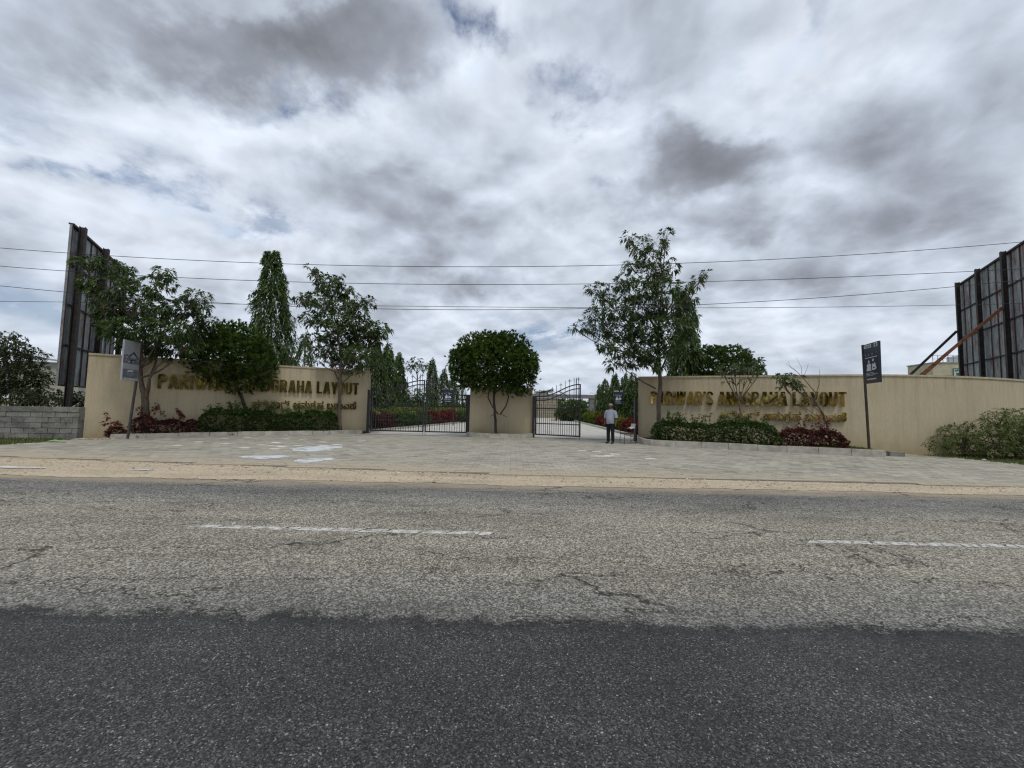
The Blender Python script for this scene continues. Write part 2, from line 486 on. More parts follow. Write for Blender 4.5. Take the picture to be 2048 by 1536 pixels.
M = {}
M['old_asphalt'] = m_old_asphalt()
M['new_asphalt'] = m_new_asphalt()
M['paver'] = m_paver()
M['sand'] = m_sand()
M['stucco'] = m_stucco()
M['sheet'] = m_sheet()
M['gold'] = m_gold('buckled polished brass', 0.62)
M['gold_flat'] = m_gold('flat polished brass', 0.04)
M['block'] = m_blockwall()
M['joint'] = m_simple('sandy joint', (.20, .185, .155), (.12, .11, .09), 0.95, 3)
M['marking'] = m_simple('worn road paint', (.66, .65, .60), (.30, .29, .265), 0.8, 14, bscale=90)
M['lime'] = m_simple('spilled whitewash', (.80, .83, .86), (.66, .69, .72), 0.7, 8, bstr=0.1)
M['limefaint'] = m_simple('thin whitewash smear', (.47, .475, .46), (.35, .345, .32), 0.8, 9, bstr=0.1, stretch=(0.5, 3, 1))
def worn(name, c1, c2, scale, lo, hi, stretch=(1, 1, 1)):
    m = m_simple(name, c1, c2, 0.85, 12, bstr=0.3, bscale=90)
    t = NT(m.node_tree); b = m.node_tree.nodes['Principled BSDF']
    t.set(b, 'Alpha', t.ramp(t.noise(scl(t, pos(t), stretch), scale, 8, 0.75), [(lo, 0.0), (hi, 1.0)]))
    return m


M['marking'] = worn('worn road paint', (.60, .59, .54), (.36, .35, .32), 9, .38, .52)
M['lime'] = worn('spilled whitewash', (.60, .62, .65), (.47, .48, .49), 3.2, .30, .50, (0.7, 1.0, 1))
M['limefaint'] = worn('thin whitewash smear', (.50, .505, .50), (.40, .40, .38), 3.0, .40, .62, (0.5, 2.2, 1))
M['white_matt'] = m_simple('white stone', (.7, .7, .68), (.55, .55, .53), 0.8, 12)
M['earth'] = m_simple('dry earth', (.30, .235, .16), (.17, .14, .095), 0.95, 1.2, bscale=20, bstr=0.6)
M['soil'] = m_simple('planting soil', (.075, .055, .035), (.035, .028, .018), 0.95, 6, bscale=25, bstr=0.8)
M['field'] = m_simple('rough field', (.10, .11, .045), (.16, .13, .075), 0.95, 0.25, bscale=5, bstr=0.6)
M['lawn'] = m_simple('lawn', (.085, .12, .03), (.05, .075, .02), 0.9, 1.2, bscale=40, bstr=0.6)
M['kerb'] = m_simple('kerb concrete', (.50, .47, .41), (.31, .29, .25), 0.92, 3.5, bscale=50, bstr=0.4)
M['drive'] = m_simple('pale driveway paving', (.47, .455, .42), (.36, .345, .31), 0.9, 1.6, stretch=(1, .4, 1))
M['concrete'] = m_simple('pale concrete', (.42, .41, .39), (.31, .30, .28), 0.9, 1.4)
M['mauve'] = m_simple('painted concrete frame', (.22, .20, .21), (.16, .145, .15), 0.9, 0.8)
M['blackmetal'] = m_simple('black gate paint', (.012, .012, .014), (.022, .020, .020), 0.45, 6, bstr=0.05, spec=0.5)
M['polemetal'] = m_simple('dark painted pole', (.030, .026, .026), (.055, .042, .036), 0.55, 8, bstr=0.1)
M['greypole'] = m_simple('grey painted pole', (.085, .08, .078), (.05, .045, .044), 0.6, 8, bstr=0.1)
M['steel_dark'] = m_rust('dark painted steel', (.014, .013, .014), (.03, .026, .026), (.075, .036, .024))
M['rust'] = m_rust('rusty steel', (.09, .035, .02), (.20, .075, .035), (.27, .12, .05))
M['rib'] = m_rust('maroon steel rib', (.03, .018, .018), (.085, .026, .024), (.15, .055, .035))
M['wire'] = m_simple('overhead wire', (.03, .03, .033), (.02, .02, .022), 0.6, 5, bstr=0)
M['bark'] = m_simple('grey brown bark', (.165, .13, .098), (.075, .058, .043), 0.95, 5, stretch=(2, 2, 0.5), bscale=18, bstr=0.8)
M['bark_dark'] = m_simple('dark bark', (.075, .058, .045), (.035, .028, .022), 0.95, 5, stretch=(2, 2, 0.5), bscale=18, bstr=0.8)
M['leaf_tree'] = m_leaf('broad tree leaf', (.022, .042, .015), (.105, .160, .052), 0.30)
M['leaf_round'] = m_leaf('clipped tree leaf', (.018, .040, .010), (.115, .180, .040), 0.28, 0.4)
M['leaf_ashoka'] = m_leaf('drooping leaf', (.022, .045, .013), (.115, .175, .043), 0.33)
M['leaf_hedge'] = m_leaf('hedge leaf', (.020, .044, .012), (.105, .175, .040), 0.25, 0.4)
M['leaf_red'] = m_leaf('croton leaf', (.045, .018, .018), (.185, .055, .052), 0.2, 0.35, (.26, .12, .08))
M['leaf_bright_red'] = m_leaf('bright red leaf', (.08, .018, .016), (.30, .055, .045), 0.25, 0.4)
M['leaf_feather'] = m_leaf('feathery leaf', (.065, .085, .032), (.20, .245, .09), 0.35, 0.6)
M['leaf_wild'] = m_leaf('wild shrub leaf', (.018, .028, .012), (.075, .095, .035), 0.2, 0.6)
M['leaf_lime'] = m_leaf('yellow green leaf', (.05, .075, .012), (.20, .235, .045), 0.35, 0.5)
M['grass'] = m_leaf('grass blade', (.035, .052, .014), (.15, .17, .05), 0.3, 0.6, (.24, .21, .10))
M['pebble'] = m_leaf('pebble', (.24, .19, .13), (.60, .53, .44), 0.0, 0.9)
M['litter'] = m_leaf('dead leaf', (.04, .025, .015), (.16, .10, .05), 0.0, 0.9)
M['navy'] = m_simple('navy sign print', (.018, .026, .042), (.014, .020, .032), 0.35, 3, bstr=0, spec=0.5)
M['signwhite'] = m_simple('white sign print', (.58, .60, .62), (.48, .50, .52), 0.5, 9, bstr=0)
M['signdim'] = m_simple('dim grey sign print', (.16, .175, .20), (.10, .11, .13), 0.5, 14, bstr=0)
M['signpale'] = m_simple('faded pale print', (.34, .35, .37), (.29, .30, .32), 0.5, 4, bstr=0)
M['signgreen'] = m_simple('green sign lettering', (.03, .13, .10), (.02, .10, .08), 0.6, 5, bstr=0)
M['signlight'] = m_simple('pale green sign face', (.50, .60, .54), (.42, .52, .46), 0.6, 5, bstr=0)
M['cream'] = m_simple('cream plaster', (.52, .47, .34), (.42, .37, .26), 0.9, 1.2)
M['cladding'] = m_simple('beige cladding', (.34, .29, .22), (.26, .22, .16), 0.9, 2)
M['pale_house'] = m_simple('pale plaster', (.42, .40, .34), (.34, .32, .27), 0.9, 0.8)
M['darkgap'] = m_simple('dark glass', (.02, .022, .025), (.03, .03, .035), 0.2, 2, bstr=0)
M['skin'] = m_simple('brown skin', (.17, .085, .05), (.13, .065, .038), 0.55, 10, bstr=0)
M['shirt'] = m_simple('light grey blue shirt', (.40, .43, .50), (.32, .35, .42), 0.85, 9, bscale=30, bstr=0.5)
M['trousers'] = m_simple('black trousers', (.010, .010, .012), (.016, .016, .018), 0.9, 9, bstr=0.2)
M['shoe'] = m_simple('black shoe', (.012, .011, .011), (.02, .018, .018), 0.4, 9, bstr=0)
M['hair'] = m_simple('grey hair', (.42, .39, .34), (.25, .23, .20), 0.9, 20, bscale=80, bstr=0.5)
M['plastic'] = m_simple('white plastic', (.70, .69, .67), (.58, .57, .55), 0.5, 6, bstr=0)
M['chairmetal'] = m_simple('maroon chair tube', (.10, .040, .034), (.06, .03, .03), 0.5, 9, bstr=0)
M['green_litter'] = m_simple('light green plastic', (.26, .40, .18), (.20, .32, .14), 0.5, 20, bstr=0)
M['eye'] = m_simple('eye', (.04, .03, .03), (.03, .02, .02), 0.3, 4, bstr=0)


# ------------------------------------------------------------------ object helpers
def tag(o, label=None, cat=None, group=None, kind=None):
    if label: o['label'] = label
    if cat: o['category'] = cat
    if group: o['group'] = group
    if kind: o['kind'] = kind
    return o


def thing(name, label, cat, loc=(0, 0, 0), rz=0.0, group=None):
    o = bpy.data.objects.new(name, None)
    o.empty_display_size = 0.2
    COL.objects.link(o)
    o.location = loc
    o.rotation_euler = (0, 0, rz)
    return tag(o, label, cat, group)


def link(name, me, mat=None, parent=None):
    o = bpy.data.objects.new(name, me)
    COL.objects.link(o)
    if mat is not None and not me.materials:
        me.materials.append(M[mat] if isinstance(mat, str) else mat)
    if parent is not None:
        o.parent = parent
    return o


class MB:
    """collects boxes, tubes and sheets, in the parent's coordinates"""
    def __init__(s):
        s.v = []; s.f = []; s.t = []

    def add(s, vs, fs, tint=0.5):
        k = len(s.v)
        s.v.extend([tuple(v) for v in vs])
        s.f.extend([tuple(i + k for i in f) for f in fs])
        s.t.extend([tint] * len(fs))

    def box(s, c, size, rz=0.0, tint=0.5, axes=None):
        hx, hy, hz = size[0] / 2, size[1] / 2, size[2] / 2
        if axes is None:
            ax = Vector((math.cos(rz), math.sin(rz), 0)); ay = Vector((-math.sin(rz), math.cos(rz), 0)); az = Vector((0, 0, 1))
        else:
            ax, ay, az = axes
        c = Vector(c)
        vs = [c + ax * (sx * hx) + ay * (sy * hy) + az * (sz * hz) for sz in (-1, 1) for sx, sy in ((-1, -1), (1, -1), (1, 1), (-1, 1))]
        s.add(vs, [(3, 2, 1, 0), (4, 5, 6, 7), (0, 1, 5, 4), (1, 2, 6, 5), (2, 3, 7, 6), (3, 0, 4, 7)], tint)
        return s

    def bar(s, a, b, w, h=None, tint=0.5):
        a, b = Vector(a), Vector(b)
        d = b - a
        L = d.length
        az = d.normalized()
        ref = Vector((0, 1, 0)) if abs(az.z) > 0.9 else Vector((0, 0, 1))
        ax = ref.cross(az).normalized(); ay = az.cross(ax)
        return s.box((a + b) / 2, (w, h or w, L), axes=(ax, ay, az), tint=tint)

    def tube(s, pts, rad, n=6, caps=True, tint=0.5):
        pts = [Vector(p) for p in pts]
        if not hasattr(rad, '__len__'):
            rad = [rad] * len(pts)
        vs = []; fs = []
        prev = None
        for i, p in enumerate(pts):
            d = (pts[min(i + 1, len(pts) - 1)] - pts[max(i - 1, 0)])
            d = d.normalized() if d.length > 1e-9 else Vector((0, 0, 1))
            if prev is None:
                ref = Vector((1, 0, 0)) if abs(d.x) < 0.8 else Vector((0, 1, 0))
                ax = (ref - d * ref.dot(d)).normalized()
            else:
                ax = (prev - d * prev.dot(d)).normalized()
            prev = ax
            ay = d.cross(ax)
            for k in range(n):
                a = 2 * math.pi * k / n
                vs.append(p + (ax * math.cos(a) + ay * math.sin(a)) * rad[i])
        for i in range(len(pts) - 1):
            for k in range(n):
                a, b = i * n + k, i * n + (k + 1) % n
                fs.append((a, b, b + n, a + n))
        if caps:
            fs.append(tuple(range(n))[::-1])
            fs.append(tuple(range((len(pts) - 1) * n, len(pts) * n)))
        s.add(vs, fs, tint)
        return s

    def poly(s, pts, z0, z1=None, tint=0.5):
        """flat polygon at z0, or a prism z0..z1"""
        n = len(pts)
        if z1 is None:
            s.add([(p[0], p[1], z0) for p in pts], [tuple(range(n))], tint)
        else:
            vs = [(p[0], p[1], z0) for p in pts] + [(p[0], p[1], z1) for p in pts]
            fs = [tuple(range(n))[::-1], tuple(range(n, 2 * n))]
            for i in range(n):
                j = (i + 1) % n
                fs.append((i, j, j + n, i + n))
            s.add(vs, fs, tint)
        return s

    def blob(s, c, r, seg=8, rings=6, tint=0.5):
        rx, ry, rz = r if hasattr(r, '__len__') else (r, r, r)
        vs = [(c[0], c[1], c[2] + rz)]
        for i in range(1, rings):
            ph = math.pi * i / rings
            for k in range(seg):
                a = 2 * math.pi * k / seg
                vs.append((c[0] + rx * math.sin(ph) * math.cos(a), c[1] + ry * math.sin(ph) * math.sin(a), c[2] + rz * math.cos(ph)))
        vs.append((c[0], c[1], c[2] - rz))
        fs = [(0, 1 + k, 1 + (k + 1) % seg) for k in range(seg)]
        for i in range(rings - 2):
            for k in range(seg):
                a = 1 + i * seg + k; b = 1 + i * seg + (k + 1) % seg
                fs.append((a, a + seg, b + seg, b))
        e = len(vs) - 1; o = 1 + (rings - 2) * seg
        fs += [(e, o + (k + 1) % seg, o + k) for k in range(seg)]
        s.add(vs, fs, tint)
        return s

    def mesh(s, name, smooth=False):
        me = bpy.data.meshes.new(name)
        me.from_pydata(s.v, [], s.f)
        at_ = me.attributes.new('tint', 'FLOAT', 'FACE')
        at_.data.foreach_set('value', np.array(s.t, dtype=np.float32))
        if smooth:
            me.polygons.foreach_set('use_smooth', [True] * len(s.f))
        me.update()
        return me

    def build(s, name, mat, parent=None, smooth=False):
        return link(name, s.mesh(name, smooth), mat, parent)


def norm(a):
    return a / np.maximum(np.linalg.norm(a, axis=-1, keepdims=True), 1e-9)


def leaf_mesh(name, P, Dv, L, W, tint, droop=0.25, fold=0.25):
    n = len(P)
    Dv = norm(Dv)
    up = np.tile(np.array([0, 0, 1.0]), (n, 1)) + RNG.normal(0, 0.45, (n, 3))
    side = norm(np.cross(Dv, up))
    nr = norm(np.cross(side, Dv))
    L = L[:, None]; W = W[:, None]
    dz = np.zeros((n, 3)); dz[:, 2] = -1
    mid = P + Dv * L * 0.5 + dz * L * droop * 0.25
    l = mid + side * W * 0.5 + nr * W * fold
    r = mid - side * W * 0.5 + nr * W * fold
    tip = P + Dv * L + dz * L * droop
    V = np.stack([P, l, mid, r, tip], axis=1).reshape(-1, 3)
    base = (np.arange(n) * 5)[:, None]
    tri = np.array([[0, 3, 2], [3, 4, 2], [0, 2, 1], [2, 4, 1]]).reshape(1, 12)
    I = (base + tri).reshape(-1)
    me = bpy.data.meshes.new(name)
    me.vertices.add(n * 5); me.vertices.foreach_set('co', V.astype(np.float32).ravel())
    me.loops.add(n * 12); me.loops.foreach_set('vertex_index', I.astype(np.int32))
    me.polygons.add(n * 4)
    me.polygons.foreach_set('loop_start', (np.arange(n * 4) * 3).astype(np.int32))
    a = me.attributes.new('tint', 'FLOAT', 'FACE')
    a.data.foreach_set('value', np.repeat(np.clip(tint, 0, 1), 4).astype(np.float32))
    me.update(calc_edges=True)
    return me


def rand_ball(n, shell=0.0):
    d = norm(RNG.normal(size=(n, 3)))
    r = RNG.random(n) ** (1 / 3.0)
    r = shell + (1 - shell) * r
    return d * r[:, None]


def whorls(C, A, k, L, W, spread=0.9, droop=0.35, tint=None, lv=0.25):
    """k leaves around each centre C with axis A"""
    n = len(C)
    Ck = np.repeat(C, k, axis=0); Ak = np.repeat(A, k, axis=0)
    d = norm(Ak + spread * norm(RNG.normal(size=(n * k, 3))))
    Ln = L * (1 + RNG.uniform(-lv, lv, n * k)); Wn = W * (1 + RNG.uniform(-lv, lv, n * k))
    t = np.repeat(tint if tint is not None else RNG.uniform(0, 0.9, n), k) + RNG.uniform(-0.18, 0.18, n * k)
    return Ck + d * L * 0.12, d, Ln, Wn, t


def cat_leaves(name, parts, droop=0.3, fold=0.25):
    P, Dv, L, W, T = [np.concatenate(x) for x in zip(*parts)]
    return leaf_mesh(name, P, Dv, L, W, T, droop, fold)


def bez(a, b, c, n=6):
    a, b, c = Vector(a), Vector(b), Vector(c)
    return [(1 - t) ** 2 * a + 2 * t * (1 - t) * b + t * t * c for t in [i / n for i in range(n + 1)]]


def spline(pts, step=0.5):
    """Catmull-Rom through 2-D points, resampled"""
    P = [Vector((p[0], p[1])) for p in pts]
    P = [P[0] * 2 - P[1]] + P + [P[-1] * 2 - P[-2]]
    out = []
    for i in range(1, len(P) - 2):
        n = max(2, int((P[i + 1] - P[i]).length / step))
        for k in range(n):
            t = k / n
            out.append(0.5 * ((2 * P[i]) + (P[i + 1] - P[i - 1]) * t + (2 * P[i - 1] - 5 * P[i] + 4 * P[i + 1] - P[i + 2]) * t * t
                              + (3 * P[i] - P[i - 1] - 3 * P[i + 1] + P[i + 2]) * t ** 3))
    out.append(P[-2])
    return out


class Path:
    def __init__(s, pts, step=0.4):
        s.p = spline(pts, step)
        s.s = [0.0]
        for a, b in zip(s.p, s.p[1:]):
            s.s.append(s.s[-1] + (b - a).length)
        s.L = s.s[-1]

    def at(s, q):
        q = min(max(q, 0), s.L - 1e-6)
        for i in range(len(s.p) - 1):
            if q <= s.s[i + 1]:
                t = (q - s.s[i]) / max(s.s[i + 1] - s.s[i], 1e-9)
                d = (s.p[i + 1] - s.p[i]).normalized()
                return s.p[i].lerp(s.p[i + 1], t), d
        return s.p[-1], (s.p[-1] - s.p[-2]).normalized()

    def s_of_x(s, x):
        for i in range(len(s.p) - 1):
            x0, x1 = s.p[i].x, s.p[i + 1].x
            if (x0 - x) * (x1 - x) <= 0 and x0 != x1:
                return s.s[i] + (x - x0) / (x1 - x0) * (s.s[i + 1] - s.s[i])
        return 0.0 if abs(x - s.p[0].x) < abs(x - s.p[-1].x) else s.L


def strip(mb, pts, off0, off1, z0, z1, tint=0.5):
    """a solid band that follows a 2-D polyline, from off0 to off1 beside it"""
    n = len(pts)
    nor = []
    for i in range(n):
        d = (pts[min(i + 1, n - 1)] - pts[max(i - 1, 0)]).normalized()
        nor.append(Vector((-d.y, d.x)))
    vs = []
    for i in range(n):
        a = pts[i] + nor[i] * off0; b = pts[i] + nor[i] * off1
        vs += [(a.x, a.y, z0), (b.x, b.y, z0), (b.x, b.y, z1), (a.x, a.y, z1)]
    fs = []
    for i in range(n - 1):
        k = i * 4
        for e in range(4):
            f = (e + 1) % 4
            fs.append((k + e, k + 4 + e, k + 4 + f, k + f))
    fs.append((0, 1, 2, 3)); e = (n - 1) * 4
    fs.append((e + 3, e + 2, e + 1, e))
    mb.add(vs, fs, tint)


def inside(poly, x, y):
    c = False
    n = len(poly)
    j = n - 1
    for i in range(n):
        xi, yi = poly[i]; xj, yj = poly[j]
        if (yi > y) != (yj > y) and x < (xj - xi) * (y - yi) / (yj - yi) + xi:
            c = not c
        j = i
    return c


# ================================================================== THE GROUND
def sheet(name, pts, z, mat):
    return tag(MB().poly(pts, z).build(name, mat), kind='structure')


g = MB().poly([(-1500, -1500), (1500, -1500), (1500, 2500), (-1500, 2500)], -0.06).build('ground', 'field')
tag(g, kind='structure')
sheet('road', [(-300, -8), (300, -8), (300, 7.6), (-300, 7.6)], 0.0, 'old_asphalt')
sheet('roadside_ground', [(-120, 7.3), (120, 7.3), (120, 14.5), (26, 17), (5.8, 18.6), (-7, 19.4), (-15, 15), (-120, 15)], -0.012, 'earth')


def ragged(x0, x1, yf, amp, step, seed, freq=(0.7, 2.3, 7.0, 19.0)):
    r = random.Random(seed)
    ph = [r.uniform(0, 6.28) for _ in freq]
    am = [1.0, 0.6, 0.35, 0.25]
    out = []
    x = x0
    while x <= x1:
        y = yf(x) + amp * sum(a * math.sin(f * x + p) for a, f, p in zip(am, freq, ph)) / 1.6 + r.uniform(-1, 1) * amp * 0.25
        out.append((x, y))
        x += step
    return out


front = ragged(-14, 14, lambda x: 3.02 - 0.006 * x, 0.02, 0.04, 3)
mb = MB()
mb.add([(x, y, 0.004) for x, y in front] + [(x, -7.5, 0.004) for x, y in front],
       [(i + len(front), i + 1 + len(front), i + 1, i) for i in range(len(front) - 1)])
tag(mb.build('asphalt_overlay', 'new_asphalt'), kind='structure')


def pave_front(x):
    if x < -12.3: return 9.3 + (-12.3 - x) * 0.06
    if x < 0: return 8.2 + (-x) * (1.1 / 12.3)
    return 8.2 - min(x, 11) * 0.018


lo = ragged(-30, 30, lambda x: 7.30, 0.075, 0.05, 5)
mb = MB()
vs = []
for x, y in lo:
    yt = pave_front(x) + 0.25
    vs += [(x, y, 0.006), (x, y + 0.15, 0.016), (x, (y + yt) / 2, 0.026), (x, yt, 0.034)]
fs = []
for i in range(len(lo) - 1):
    for k in range(3):
        a = i * 4 + k
        fs.append((a, a + 4, a + 5, a + 1))
mb.add(vs, fs)
tag(mb.build('sandy_verge', 'sand', smooth=True), kind='structure')

# loose stones on the verge
n = 2000
X = RNG.uniform(-14, 14, n)
pf = np.array([pave_front(x) for x in X])
tt = RNG.beta(2.2, 1.3, n)
Y = 7.15 + (pf - 7.15) * tt + RNG.normal(0, 0.05, n)
S = RNG.gamma(2.0, 0.0042, n) + 0.004
big = RNG.random(n) < 0.004
S[big] += RNG.uniform(0.02, 0.045, big.sum())
mb = MB()
for x, y, s, k in zip(X, Y, S, RNG.random(n)):
    rr = [s * random.uniform(.7, 1.3) for _ in range(6)]
    z = 0.022 + 0.012 * (y - 7.2)
    vs = [(x + rr[0], y, z), (x, y + rr[1], z), (x - rr[2], y, z), (x, y - rr[3], z), (x + .2 * s, y, z + rr[4] * .8), (x, y, z - .01)]
    mb.add(vs, [(0, 1, 4), (1, 2, 4), (2, 3, 4), (3, 0, 4)], k * 0.9)
tag(mb.build('verge_gravel', 'pebble'), kind='stuff')
# grit thrown on to the road
mb = MB()
for _ in range(1500):
    x = random.uniform(-12, 12); y = random.choice([random.uniform(0.6, 7.2), 7.2 - random.expovariate(2.5)])
    s = random.uniform(0.003, 0.007)
    mb.add([(x + s, y, .006), (x, y + s, .006), (x - s, y, .006), (x, y - s, .006), (x, y, .006 + s)], [(0, 1, 4), (1, 2, 4), (2, 3, 4), (3, 0, 4)], random.random())
tag(mb.build('road_grit', 'pebble'), kind='stuff')

# lane markings, broken by the cracks in the road
def marking(x0, x1, y0, y1):
    mb = MB()
    w = 0.115
    x = x0
    r = random.Random(int(x0 * 10))
    while x < x1 - 0.02:
        L = min(r.uniform(0.12, 0.42), x1 - x)
        gap = r.choice([0.006, 0.01, 0.02, 0.03])
        sk = r.uniform(0.03, 0.14)
        n = 7
        top = []; bot = []
        for i in range(n):
            xx = x + (L - gap) * i / (n - 1)
            yc = y0 + (y1 - y0) * (xx - x0) / (x1 - x0)
            top.append((xx + sk, yc + w / 2 + r.uniform(-.012, .006), 0.0035))
            bot.append((xx, yc - w / 2 + r.uniform(-.006, .014), 0.0035))
        mb.add(bot + top, [(i, i + 1, n + i + 1, n + i) for i in range(n - 1)])
        x += L
    tag(mb.build('lane_marking', 'marking'), kind='structure')


marking(-3.72, -0.22, 4.57, 4.51)
marking(3.34, 6.9, 4.46, 4.42)
marking(-10.9, -7.3, 4.62, 4.6)

# ------------------------------------------------------------------ forecourt paving, paver by paver
KL = [(-14.15, 13.7), (-12.15, 15.4), (-10.3, 16.62), (-8.2, 17.9), (-7.15, 18.65)]       # front of the left kerb
KR = [(5.62, 17.25), (5.42, 16.2), (5.6, 15.45), (7.2, 14.85), (8.8, 14.2), (10.6, 13.55), (12.4, 12.85)]
FORE = [(-24, 10.0)] + [(x, pave_front(x)) for x in (-18, -12.3, -6, 0, 5, 10.6, 16, 26)] + \
       [(26, 9.4), (15.6, 10.9), (14.9, 13.6), (14.2, 14.25), (12.5, 14.6), (12.4, 12.9)] + KR[::-1][1:] + \
       [(5.75, 18.5), (-7.0, 18.9)] + KL[::-1] + [(-15.55, 13.95), (-14.8, 12.7), (-15.2, 11.3), (-24, 10.9)]
paving = MB().poly(FORE, 0.038).build('paving', 'joint')
tag(paving, kind='structure')
fe = MB()
fp = [Vector((x, pave_front(x) + 0.004)) for x in np.arange(-22, 26, 0.5)]
strip(fe, fp, 0, 0.10, -0.01, 0.0375)
fe.build('edge_bedding', 'joint', paving)
pale_spots = [gnd(1200, 912, .05), (gnd(1213, 913, .05)), gnd(1232, 908, .05), gnd(1172, 902, .05), gnd(1188, 903, .05), gnd(1295, 918, .05), gnd(1215, 911, .05)]
PW, PH = 0.30, 0.20
cells = []
row = 0
y = 7.95
while y < 18.9:
    x = -24 + (0.15 if row % 2 else 0)
    while x < 26:
        cx_, cy_ = x + PW / 2, y + PH / 2
        if abs(cx_) < 1.36 * cy_ + 2.5 and inside(FORE, cx_, cy_):
            cells.append((cy_ * cy_ + cx_ * cx_ * 0.15, x, y))
        x += PW
    y += PH
    row += 1
cells.sort()


def paver(mb, x, y):
    g_ = 0.004
    z = 0.050 + random.gauss(0, 0.0012)
    t = random.betavariate(2, 2) * 0.9
    cx_, cy_ = x + PW / 2, y + PH / 2
    for s in pale_spots:
        if abs(cx_ - s.x) < 0.15 and abs(cy_ - s.y) < 0.11:
            t = 1.0
    if -11 < cx_ < -5.5 and 11.5 < cy_ < 15.5 and random.random() < 0.06:
        t = 1.0
    dz = random.gauss(0, 0.0010)
    vs = [(x + g_, y + g_, 0.030), (x + PW - g_, y + g_, 0.030), (x + PW - g_, y + PH - g_, 0.030), (x + g_, y + PH - g_, 0.030),
          (x + g_, y + g_, z - dz), (x + PW - g_, y + g_, z + dz), (x + PW - g_, y + PH - g_, z + dz), (x + g_, y + PH - g_, z - dz)]
    mb.add(vs, [(4, 5, 6, 7), (0, 1, 5, 4), (1, 2, 6, 5), (2, 3, 7, 6), (3, 0, 4, 7)], t)


for (_, x, y) in cells[:290]:
    mb = MB(); paver(mb, x, y); mb.build('paver', 'paver', paving)
mb = MB()
for (_, x, y) in cells[290:]:
    paver(mb, x, y)
tag(mb.build('paver_field', 'paver', paving), kind='stuff')


# whitewash spills
def splash(name, c, rx, ry, seed, label, z=0.0565, mat='lime', tail=None):
    r = random.Random(seed)
    n = 40
    ph = [r.uniform(0, 6.28) for _ in range(4)]
    pts = []
    for i in range(n):
        a = 2 * math.pi * i / n
        k = 1.15 + 0.16 * math.sin(2 * a + ph[0]) + 0.12 * math.sin(3 * a + ph[1]) + 0.07 * math.sin(7 * a + ph[2]) + 0.05 * math.sin(13 * a + ph[3])
        pts.append((c[0] + rx * k * math.cos(a), c[1] + ry * k * math.sin(a)))
    mb = MB().poly(pts, z)
    o = mb.build(name, mat)
    return tag(o, label, 'spill', 'whitewash spills on the paving')


c = gnd(528, 914, .055); splash('whitewash_spill', (c.x, c.y), 0.44, 0.33, 1, 'white spill on the paving, leftmost of three, with a smear trailing left')
c = gnd(626, 920, .055); splash('whitewash_spill', (c.x, c.y), 0.35, 0.36, 2, 'white oval spill on the paving, nearest the road of three')
c = gnd(632, 897, .055); splash('whitewash_spill', (c.x, c.y), 0.62, 0.62, 6, 'largest white spill on the paving, farthest from the road')


def smear(pts, w, label, z=0.0535, name='whitewash_smear'):
    n = len(pts)
    mb = MB()
    V_ = []
    for i, (x, y) in enumerate(pts):
        ww = w * (0.25 + math.sin(math.pi * (i + .5) / n)) * random.uniform(.6, 1.1)
        V_ += [(x, y - ww, z), (x, y + ww, z)]
    mb.add(V_, [(2 * i, 2 * i + 2, 2 * i + 3, 2 * i + 1) for i in range(n - 1)])
    tag(mb.build(name, 'limefaint'), label, 'smear', 'whitewash smears on the paving')


def smline(p0, p1, n=26, wig=0.03):
    a, b = gnd(*p0, .055), gnd(*p1, .055)
    return [(a.x + (b.x - a.x) * i / n, a.y + (b.y - a.y) * i / n + random.uniform(-wig, wig)) for i in range(n + 1)]


smear(smline((360, 926), (620, 900)), 0.11, 'long faint white smear running left from the large spill')
smear(smline((690, 893), (765, 878)), 0.07, 'thin pale streak from the large spill towards the gate')
smear(smline((345, 929), (380, 927)), 0.07, 'short pale smear at the paving edge', z=0.0540)
smear(smline((640, 915), (720, 903)), 0.04, 'thin pale streak beside the oval spill')
c = gnd(28, 935, .03); o = splash('whitewash_spill', (c.x, c.y), 0.50, 0.07, 9, 'white smear lying on the sand at the left', z=0.036)
c = gnd(283, 940, .03); o = splash('whitewash_spill', (c.x, c.y), 0.22, 0.035, 12, 'small white smear on the sand before the paving', z=0.036)

# ------------------------------------------------------------------ driveway inside, lawns
DRIVE = [(-7.0, 18.9), (5.75, 18.5), (6.35, 20), (6.9, 36), (8.2, 95), (0.5, 95), (-2.6, 42), (-3.84, 35.2), (-7.3, 20.4)]
sheet('driveway', DRIVE, 0.030, 'drive')
sheet('gate_sill', [(-7.0, 18.35), (5.75, 18.0), (5.75, 18.9), (-7.0, 19.3)], 0.068, 'drive')
sheet('lawn', [(-7.3, 19.6), (-7.3, 20.4), (-3.84, 35.2), (-2.6, 42), (0.5, 95), (-80, 95), (-60, 19.8), (-15, 16)], 0.01, 'lawn')
sheet('lawn', [(6.0, 18.6), (6.9, 36), (8.2, 95), (80, 95), (60, 17.5), (23, 18)], 0.01, 'lawn')

# ------------------------------------------------------------------ walls
WL = Path([(-15.6, 14.1), (-13.0, 15.9), (-10.4, 17.4), (-7.05, 19.2)])
WR = Path([(5.75, 17.5), (7.6, 16.7), (9.5, 15.95), (12.0, 14.95), (14.3, 14.35), (17.0, 14.45), (20.3, 15.3), (24, 16.9)])


def boundary(path, h, label, thick=0.24):
    t = thing('boundary_wall', label, 'wall', (path.p[0].x, path.p[0].y, 0))
    o = Vector((path.p[0].x, path.p[0].y))
    pts = [p - o for p in path.p]
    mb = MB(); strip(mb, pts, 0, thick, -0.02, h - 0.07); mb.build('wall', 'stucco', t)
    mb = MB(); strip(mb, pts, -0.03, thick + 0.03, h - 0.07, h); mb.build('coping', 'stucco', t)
    return t


